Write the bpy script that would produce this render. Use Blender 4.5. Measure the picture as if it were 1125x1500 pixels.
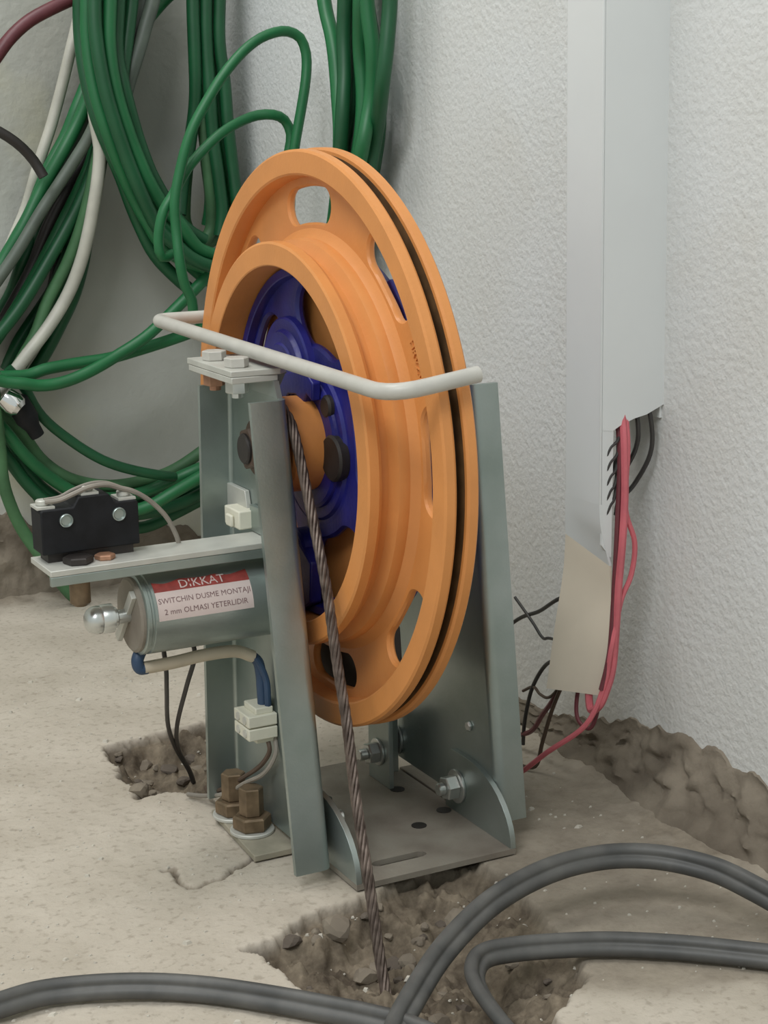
import bpy, bmesh, math, random
import numpy as np
from mathutils import Vector, Matrix

random.seed(7)
for o in list(bpy.data.objects): bpy.data.objects.remove(o)
C = bpy.context.scene.collection
SC = bpy.context.scene
MM = 0.001

# ------------------------------------------------------------------ camera
yaw, pitch, roll = math.radians(26.915), math.radians(12.910), math.radians(1.098)
fw = Vector((math.sin(yaw)*math.cos(pitch), math.cos(yaw)*math.cos(pitch), -math.sin(pitch)))
rt = Vector((math.cos(yaw), -math.sin(yaw), 0))
dn = fw.cross(rt)
r2 = rt*math.cos(roll) + dn*math.sin(roll)
d2 = -rt*math.sin(roll) + dn*math.cos(roll)
cam_d = bpy.data.cameras.new('camera'); cam = bpy.data.objects.new('camera', cam_d); C.objects.link(cam)
cam_d.sensor_fit = 'VERTICAL'; cam_d.sensor_height = 24.0; cam_d.lens = 24.0*2610.4/1500.0
cam_d.clip_start = 0.01; cam_d.clip_end = 50
R = Matrix((r2, -d2, -fw)).transposed()
cam.matrix_world = Matrix.Translation((-0.3823, -0.8332, 0.3844)) @ R.to_4x4()
SC.camera = cam

# ------------------------------------------------------------------ world, lamps, exposure
w = bpy.data.worlds.new('world'); SC.world = w; w.use_nodes = True
bg = w.node_tree.nodes['Background']
bg.inputs['Color'].default_value = (0.93, 1.0, 0.97, 1); bg.inputs['Strength'].default_value = 0.56
def area(name, loc, target, size, power, col):
    l = bpy.data.lights.new(name, 'AREA'); l.shape = 'RECTANGLE'; l.size, l.size_y = size; l.energy = power; l.color = col
    o = bpy.data.objects.new(name, l); C.objects.link(o); o.location = loc
    o.rotation_euler = (Vector(target)-Vector(loc)).to_track_quat('-Z', 'Y').to_euler()
    return o
area('ceiling_or_fill_lamp', (-0.50, 0.30, 1.75), (-0.05, 0.05, 0.1), (0.9, 0.35), 12, (1.0, 0.985, 0.96))
area('ceiling_or_fill_lamp', (-1.3, -1.2, 2.0), (0.05, 0.2, 0.1), (1.1, 0.6), 26, (0.97, 0.985, 1.0))  # added fill lamp, unseen source, brightens the back wall
vs = SC.view_settings
vs.view_transform = 'Standard'; vs.look = 'None'; vs.gamma = 1.0; vs.use_curve_mapping = False; vs.exposure = 0.0

# ------------------------------------------------------------------ materials
def mat(name, col, rough=0.6, metal=0.0, var=0.12, vscale=60, bump=0.0, bscale=300, spec=0.5, col2=None, lo=0.35, hi=0.7):
    """plain procedural surface: two tones broken up by noise, optional fine relief"""
    m = bpy.data.materials.new(name); m.use_nodes = True
    nt = m.node_tree; b = nt.nodes['Principled BSDF']
    tc = nt.nodes.new('ShaderNodeTexCoord')
    n = nt.nodes.new('ShaderNodeTexNoise'); n.inputs['Scale'].default_value = vscale; n.inputs['Detail'].default_value = 5
    nt.links.new(tc.outputs['Object'], n.inputs['Vector'])
    cr = nt.nodes.new('ShaderNodeValToRGB')
    c2 = col2 if col2 else tuple(max(0, c*(1-var*2)) for c in col)
    cr.color_ramp.elements[0].position = lo; cr.color_ramp.elements[1].position = hi
    cr.color_ramp.elements[0].color = (*c2, 1); cr.color_ramp.elements[1].color = (*col, 1)
    nt.links.new(n.outputs['Fac'], cr.inputs['Fac']); nt.links.new(cr.outputs['Color'], b.inputs['Base Color'])
    b.inputs['Roughness'].default_value = rough; b.inputs['Metallic'].default_value = metal
    b.inputs['Specular IOR Level'].default_value = spec
    if bump > 0:
        n2 = nt.nodes.new('ShaderNodeTexNoise'); n2.inputs['Scale'].default_value = bscale; n2.inputs['Detail'].default_value = 3
        nt.links.new(tc.outputs['Object'], n2.inputs['Vector'])
        bp = nt.nodes.new('ShaderNodeBump'); bp.inputs['Strength'].default_value = bump; bp.inputs['Distance'].default_value = 0.001
        nt.links.new(n2.outputs['Fac'], bp.inputs['Height']); nt.links.new(bp.outputs['Normal'], b.inputs['Normal'])
    return m
M = {}
M['orange'] = mat('orange_paint', (0.70, 0.285, 0.082), 0.45, var=0.05, vscale=40, bump=0.12, bscale=500)
M['blue'] = mat('blue_paint', (0.020, 0.022, 0.23), 0.4, var=0.2, vscale=60, bump=0.15, bscale=400)
M['galv'] = mat('galvanised_steel', (0.45, 0.50, 0.485), 0.38, metal=0.8, col2=(0.30, 0.355, 0.33), vscale=18, bump=0.06, bscale=700)
M['galv_dusty'] = mat('dusty_steel', (0.19, 0.16, 0.13), 0.75, metal=0.1, col2=(0.28, 0.255, 0.21), vscale=35, bump=0.2, bscale=500)
M['zinc'] = mat('zinc_bright', (0.66, 0.68, 0.66), 0.3, metal=0.85, var=0.06)
M['guard'] = mat('guard_grey_paint', (0.53, 0.515, 0.47), 0.4, var=0.06, vscale=80)
M['plate_lt'] = mat('clamp_light_metal', (0.60, 0.60, 0.55), 0.45, metal=0.3, var=0.08)
M['copper'] = mat('copper_nut', (0.50, 0.27, 0.17), 0.5, metal=0.4, var=0.2, vscale=120)
M['yellowzinc'] = mat('yellow_zinc_bolt', (0.26, 0.185, 0.115), 0.5, metal=0.5, col2=(0.14, 0.10, 0.06), vscale=120)
M['grease'] = mat('greasy_groove', (0.13, 0.068, 0.026), 0.6, var=0.25, vscale=90)
M['foot'] = mat('dusty_foot_plate', (0.40, 0.36, 0.28), 0.8, metal=0.1, col2=(0.28, 0.26, 0.20), vscale=60, bump=0.2)
M['dark'] = mat('dark_oily_steel', (0.045, 0.038, 0.035), 0.5, metal=0.3, var=0.25)
M['black'] = mat('black_plastic', (0.016, 0.017, 0.020), 0.6, var=0.25, vscale=90, spec=0.25)
M['cream'] = mat('cream_plastic', (0.72, 0.70, 0.58), 0.5, var=0.06)
M['sleeve'] = mat('beige_sleeve', (0.60, 0.52, 0.40), 0.6, var=0.08)
M['navy'] = mat('blue_sleeve', (0.03, 0.065, 0.13), 0.5)
M['wire_grey'] = mat('grey_wire', (0.30, 0.27, 0.23), 0.6)
M['wire_brown'] = mat('brown_wire', (0.10, 0.065, 0.045), 0.6)
M['wire_dark'] = mat('dark_wire', (0.045, 0.042, 0.04), 0.5)
M['wire_red'] = mat('red_wire', (0.68, 0.16, 0.19), 0.45)
M['wire_maroon'] = mat('maroon_wire', (0.17, 0.04, 0.05), 0.5)
M['rope'] = mat('steel_rope', (0.20, 0.155, 0.13), 0.5, metal=0.55, col2=(0.07, 0.05, 0.04), vscale=150)
M['sticker'] = mat('sticker_white', (0.66, 0.55, 0.52), 0.5, var=0.05)
M['sticker_red'] = mat('sticker_red', (0.36, 0.06, 0.05), 0.5, var=0.2, vscale=200)
M['ink'] = mat('sticker_ink', (0.22, 0.13, 0.13), 0.6)
M['pvc'] = mat('white_pvc', (0.72, 0.74, 0.74), 0.4, var=0.02, vscale=15)
M['pvc_beige'] = mat('yellowed_pvc', (0.74, 0.66, 0.54), 0.5, var=0.04, vscale=30)
M['g'] = mat('green_sheath', (0.016, 0.155, 0.052), 0.45, var=0.12, vscale=30)
M['d'] = mat('dark_green_sheath', (0.010, 0.095, 0.035), 0.45, var=0.12, vscale=30)
M['l'] = mat('dusty_green_sheath', (0.075, 0.20, 0.085), 0.6, var=0.2, vscale=40)
M['y'] = mat('grey_sheath', (0.13, 0.16, 0.13), 0.5, var=0.2, vscale=30)
M['w'] = mat('white_sheath', (0.56, 0.55, 0.48), 0.45, var=0.08)
M['k'] = mat('black_sheath', (0.03, 0.025, 0.023), 0.45)
M['p'] = mat('dusky_red_sheath', (0.15, 0.035, 0.045), 0.45, var=0.15)
M['flat'] = mat('dusty_black_rubber', (0.115, 0.112, 0.105), 0.5, col2=(0.06, 0.06, 0.058), vscale=50)
M['chrome'] = mat('polished_metal', (0.85, 0.85, 0.85), 0.12, metal=1.0, var=0.02)
M['stone'] = mat('broken_concrete', (0.27, 0.23, 0.175), 0.9, col2=(0.16, 0.13, 0.10), vscale=70, bump=0.6, bscale=350)
M['stone_dark'] = mat('broken_concrete_dark', (0.15, 0.125, 0.10), 0.9, col2=(0.09, 0.07, 0.055), vscale=70, bump=0.6, bscale=350)
M['chip'] = mat('plaster_chip', (0.62, 0.58, 0.50), 0.9)
M['mortar'] = mat('bare_mortar', (0.225, 0.19, 0.145), 0.92, col2=(0.12, 0.097, 0.072), vscale=30, bump=1.0, bscale=180, lo=0.3, hi=0.65)

def wall_mat(name, c1, c2, scale, bstr, bscale):
    m = mat(name, c1, 0.9, col2=c2, vscale=scale, spec=0.2)
    nt = m.node_tree; b = nt.nodes['Principled BSDF']; tc = [n for n in nt.nodes if n.type == 'TEX_COORD'][0]
    n1 = nt.nodes.new('ShaderNodeTexNoise'); n1.inputs['Scale'].default_value = bscale; n1.inputs['Detail'].default_value = 4; n1.inputs['Roughness'].default_value = 0.55
    nt.links.new(tc.outputs['Object'], n1.inputs['Vector'])
    bp = nt.nodes.new('ShaderNodeBump'); bp.inputs['Strength'].default_value = bstr; bp.inputs['Distance'].default_value = 0.002
    nt.links.new(n1.outputs['Fac'], bp.inputs['Height']); nt.links.new(bp.outputs['Normal'], b.inputs['Normal'])
    return m
M['wall_r'] = wall_mat('white_stippled_plaster', (0.70, 0.72, 0.725), (0.63, 0.63, 0.605), 5, 0.5, 230)
M['wall_b'] = wall_mat('grey_smooth_plaster', (0.52, 0.53, 0.49), (0.44, 0.44, 0.395), 9, 0.4, 120)
def add_stain(m, col, scale, lo, hi):
    nt = m.node_tree; b = nt.nodes['Principled BSDF']; src = b.inputs['Base Color'].links[0].from_socket
    tc = [n for n in nt.nodes if n.type == 'TEX_COORD'][0]
    n = nt.nodes.new('ShaderNodeTexNoise'); n.inputs['Scale'].default_value = scale; n.inputs['Detail'].default_value = 6
    mr = nt.nodes.new('ShaderNodeMapRange'); mr.inputs[1].default_value = lo; mr.inputs[2].default_value = hi; mr.inputs[4].default_value = 0.6
    mx = nt.nodes.new('ShaderNodeMix'); mx.data_type = 'RGBA'; mx.inputs[7].default_value = (*col, 1)
    nt.links.new(tc.outputs['Object'], n.inputs['Vector']); nt.links.new(n.outputs['Fac'], mr.inputs[0]); nt.links.new(mr.outputs[0], mx.inputs[0])
    nt.links.new(src, mx.inputs[6]); nt.links.new(mx.outputs[2], b.inputs['Base Color'])
add_stain(M['wall_b'], (0.56, 0.54, 0.38), 7, 0.56, 0.68)
add_stain(M['wall_r'], (0.58, 0.55, 0.48), 6, 0.54, 0.72)

def floor_mat():
    m = bpy.data.materials.new('concrete_screed'); m.use_nodes = True
    nt = m.node_tree; b = nt.nodes['Principled BSDF']; L = nt.links.new
    tc = nt.nodes.new('ShaderNodeTexCoord')
    def noise(s, d=5, r=0.55):
        n = nt.nodes.new('ShaderNodeTexNoise'); n.inputs['Scale'].default_value = s; n.inputs['Detail'].default_value = d; n.inputs['Roughness'].default_value = r
        L(tc.outputs['Object'], n.inputs['Vector']); return n
    def ramp(src, p0, c0, p1, c1):
        r = nt.nodes.new('ShaderNodeValToRGB'); r.color_ramp.elements[0].position = p0; r.color_ramp.elements[1].position = p1
        r.color_ramp.elements[0].color = (*c0, 1); r.color_ramp.elements[1].color = (*c1, 1); L(src, r.inputs['Fac']); return r
    n1 = noise(14); n2 = noise(220, 3); n3 = noise(45, 6, 0.7)
    base = ramp(n1.outputs['Fac'], 0.35, (0.445, 0.395, 0.325), 0.65, (0.535, 0.480, 0.405))
    spk = ramp(n2.outputs['Fac'], 0.30, (0.45, 0.42, 0.38), 0.46, (1, 1, 1))
    mul = nt.nodes.new('ShaderNodeMix'); mul.data_type = 'RGBA'; mul.blend_type = 'MULTIPLY'; mul.inputs[0].default_value = 0.42
    L(base.outputs['Color'], mul.inputs[6]); L(spk.outputs['Color'], mul.inputs[7])
    earth = ramp(n3.outputs['Fac'], 0.35, (0.075, 0.058, 0.042), 0.66, (0.25, 0.205, 0.15))
    dirt = ramp(n3.outputs['Fac'], 0.35, (0.17, 0.14, 0.105), 0.65, (0.28, 0.24, 0.185))
    at = nt.nodes.new('ShaderNodeAttribute'); at.attribute_name = 'wear'
    sep = nt.nodes.new('ShaderNodeSeparateColor'); L(at.outputs['Color'], sep.inputs['Color'])
    m1 = nt.nodes.new('ShaderNodeMix'); m1.data_type = 'RGBA'; L(sep.outputs['Green'], m1.inputs[0]); L(mul.outputs[2], m1.inputs[6]); L(dirt.outputs['Color'], m1.inputs[7])
    m2 = nt.nodes.new('ShaderNodeMix'); m2.data_type = 'RGBA'; L(sep.outputs['Red'], m2.inputs[0]); L(m1.outputs[2], m2.inputs[6]); L(earth.outputs['Color'], m2.inputs[7])
    L(m2.outputs[2], b.inputs['Base Color']); b.inputs['Roughness'].default_value = 0.92; b.inputs['Specular IOR Level'].default_value = 0.2
    bp = nt.nodes.new('ShaderNodeBump'); bp.inputs['Strength'].default_value = 0.45; bp.inputs['Distance'].default_value = 0.0012
    L(noise(260, 4).outputs['Fac'], bp.inputs['Height']); L(bp.outputs['Normal'], b.inputs['Normal'])
    return m
M['floor'] = floor_mat()

# ------------------------------------------------------------------ mesh helpers (all numbers in millimetres)
WLOC = {}
class MB:
    def __init__(s): s.v = []; s.f = []
    def add(s, vs, fs):
        o = len(s.v); s.v += [tuple(p) for p in vs]; s.f += [tuple(i+o for i in f) for f in fs]; return s
    def box(s, x0, x1, y0, y1, z0, z1):
        vs = [(x, y, z) for x in (x0, x1) for y in (y0, y1) for z in (z0, z1)]
        return s.add(vs, [(0,1,3,2), (4,6,7,5), (0,4,5,1), (2,3,7,6), (0,2,6,4), (1,5,7,3)])
    def prism(s, poly, ax, a, b):
        """polygon (2-D points) extruded along axis ax from a to b"""
        def P(p, t):
            return (t, p[0], p[1]) if ax == 0 else (p[0], t, p[1]) if ax == 1 else (p[0], p[1], t)
        n = len(poly); vs = [P(p, a) for p in poly]+[P(p, b) for p in poly]
        fs = [tuple(range(n))[::-1], tuple(range(n, 2*n))]+[(i, (i+1) % n, n+(i+1) % n, n+i) for i in range(n)]
        return s.add(vs, fs)
    def lathe(s, prof, org, axis, n=32, closed=False, caps=True):
        """profile of (distance along axis, radius) turned about an axis"""
        ax = Vector(axis).normalized(); u = ax.orthogonal().normalized(); v = ax.cross(u); org = Vector(org)
        vs = []
        for t, r in prof:
            for k in range(n):
                a = 2*math.pi*k/n; vs.append(org+ax*t+u*(r*math.cos(a))+v*(r*math.sin(a)))
        m = len(prof); fs = []
        for i in range(m if closed else m-1):
            j = (i+1) % m
            for k in range(n):
                l = (k+1) % n; fs.append((i*n+k, i*n+l, j*n+l, j*n+k))
        if caps and not closed:
            fs.append(tuple(range(n))[::-1]); fs.append(tuple(range((m-1)*n, m*n)))
        return s.add(vs, fs)
    def cyl(s, a, b, r, n=24, ch=0.0):
        a, b = Vector(a), Vector(b); L = (b-a).length
        if ch > 0: pr = [(0, r-ch), (ch, r), (L-ch, r), (L, r-ch)]
        else: pr = [(0, r), (L, r)]
        return s.lathe(pr, a, b-a, n)
    def hexa(s, a, b, af, ch=0.6):
        """hexagonal nut or bolt head between a and b, af = width across flats"""
        a, b = Vector(a), Vector(b); L = (b-a).length; R = af/math.sqrt(3)
        return s.lathe([(0, R-ch), (ch, R), (L-ch, R), (L, R-ch)], a, b-a, 6)
    def tube(s, pts, r, n=10, res=6, smooth=True, caps=True):
        P = spline(pts, res) if smooth else [Vector(p) for p in pts]
        fr = frames(P); vs = []; fs = []
        for i, p in enumerate(P):
            rr = r(i/(len(P)-1)) if callable(r) else r
            for k in range(n):
                a = 2*math.pi*k/n; vs.append(p+fr[i][0]*(rr*math.cos(a))+fr[i][1]*(rr*math.sin(a)))
        for i in range(len(P)-1):
            for k in range(n):
                l = (k+1) % n; fs.append((i*n+k, i*n+l, (i+1)*n+l, (i+1)*n+k))
        if caps: fs.append(tuple(range(n))[::-1]); fs.append(tuple(range((len(P)-1)*n, len(P)*n)))
        return s.add(vs, fs)
    def sweep(s, pts, prof, res=8, up=(0, 0, 1), twist=None):
        """closed 2-D profile (side, up) swept along a path that keeps its up direction"""
        P = spline(pts, res); n = len(prof); vs = []; fs = []
        for i, p in enumerate(P):
            t = (P[min(i+1, len(P)-1)]-P[max(i-1, 0)]).normalized()
            a = t.cross(Vector(up)).normalized(); b = a.cross(t).normalized()
            if twist:
                th = twist(i/(len(P)-1)); a, b = a*math.cos(th)+b*math.sin(th), b*math.cos(th)-a*math.sin(th)
            for q in prof: vs.append(p+a*q[0]+b*q[1])
        for i in range(len(P)-1):
            for k in range(n):
                l = (k+1) % n; fs.append((i*n+k, i*n+l, (i+1)*n+l, (i+1)*n+k))
        fs.append(tuple(range(n))[::-1]); fs.append(tuple(range((len(P)-1)*n, len(P)*n)))
        return s.add(vs, fs)
    def build(s, name, m, parent=None, bevel=0.0, angle=35, smooth=True, merge=0.0):
        v = np.array(s.v, float)*MM
        c = (v.min(0)+v.max(0))/2
        me = bpy.data.meshes.new(name); me.from_pydata((v-c).tolist(), [], s.f)
        bm = bmesh.new(); bm.from_mesh(me)
        if merge > 0: bmesh.ops.remove_doubles(bm, verts=bm.verts, dist=merge*MM)
        bmesh.ops.recalc_face_normals(bm, faces=bm.faces)
        bm.to_mesh(me); bm.free()
        if smooth:
            me.shade_smooth(); me.set_sharp_from_angle(angle=math.radians(angle))
        me.materials.append(M[m] if isinstance(m, str) else m)
        o = bpy.data.objects.new(name, me); C.objects.link(o); o.location = c; WLOC[o.name] = Vector(c)
        if bevel > 0:
            bv = o.modifiers.new('bevel', 'BEVEL'); bv.width = bevel*MM; bv.segments = 2; bv.limit_method = 'ANGLE'; bv.angle_limit = math.radians(40)
        if parent is not None:
            o.parent = parent; o.location = Vector(c)-WLOC[parent.name]
        return o
def spline(pts, res):
    P = [Vector(p) for p in pts]
    if len(P) < 3: return P
    Q = [P[0]*2-P[1]]+P+[P[-1]*2-P[-2]]; out = []
    for i in range(1, len(Q)-2):
        a, b, c, d = Q[i-1], Q[i], Q[i+1], Q[i+2]
        for k in range(res):
            t = k/res
            out.append(0.5*((2*b)+(c-a)*t+(2*a-5*b+4*c-d)*t*t+(3*b-a-3*c+d)*t*t*t))
    out.append(P[-1]); return out
def frames(P):
    out = []; u = None
    for i in range(len(P)):
        t = (P[min(i+1, len(P)-1)]-P[max(i-1, 0)]).normalized()
        u = t.orthogonal().normalized() if u is None else (u-t*u.dot(t)).normalized()
        out.append((u, t.cross(u)))
    return out
def root(name, loc, label, cat, group=None):
    o = bpy.data.objects.new(name, None); C.objects.link(o); o.location = Vector(loc)*MM; o.empty_display_size = 0.02
    WLOC[o.name] = Vector(loc)*MM; o['label'] = label; o['category'] = cat
    if group: o['group'] = group
    return o
def tag(o, label, cat, group=None, kind=None):
    o['label'] = label; o['category'] = cat
    if group: o['group'] = group
    if kind: o['kind'] = kind
    return o

# numpy value noise
_rng = np.random.RandomState(11); _T = _rng.rand(256, 256)
def vnoise(x, y):
    xi = np.floor(x).astype(int); yi = np.floor(y).astype(int); fx = x-xi; fy = y-yi
    fx = fx*fx*(3-2*fx); fy = fy*fy*(3-2*fy)
    g = lambda a, b: _T[a & 255, b & 255]
    return (g(xi, yi)*(1-fx)+g(xi+1, yi)*fx)*(1-fy)+(g(xi, yi+1)*(1-fx)+g(xi+1, yi+1)*fx)*fy
def fbm(x, y, o=4):
    s = 0; a = 0.5
    for k in range(o): s = s+a*vnoise(x*2**k+17*k, y*2**k+31*k); a *= 0.5
    return s
def poly_sd(X, Y, poly):
    """distance to a polygon outline, positive inside"""
    d = np.full(X.shape, 1e9); ins = np.zeros(X.shape, bool); n = len(poly)
    for i in range(n):
        ax, ay = poly[i]; bx, by = poly[(i+1) % n]
        ex, ey = bx-ax, by-ay
        t = np.clip(((X-ax)*ex+(Y-ay)*ey)/(ex*ex+ey*ey), 0, 1)
        d = np.minimum(d, np.hypot(X-ax-t*ex, Y-ay-t*ey))
        if ay != by:
            cnd = ((ay > Y) != (by > Y)) & (X < (bx-ax)*(Y-ay)/(by-ay)+ax); ins ^= cnd
    return np.where(ins, d, -d)
def line_d(X, Y, pts):
    d = np.full(X.shape, 1e9)
    for (ax, ay), (bx, by) in zip(pts[:-1], pts[1:]):
        ex, ey = bx-ax, by-ay
        t = np.clip(((X-ax)*ex+(Y-ay)*ey)/(ex*ex+ey*ey), 0, 1)
        d = np.minimum(d, np.hypot(X-ax-t*ex, Y-ay-t*ey))
    return d
sstep = lambda a, b, x: (lambda t: t*t*(3-2*t))(np.clip((x-a)/(b-a), 0, 1))

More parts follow.
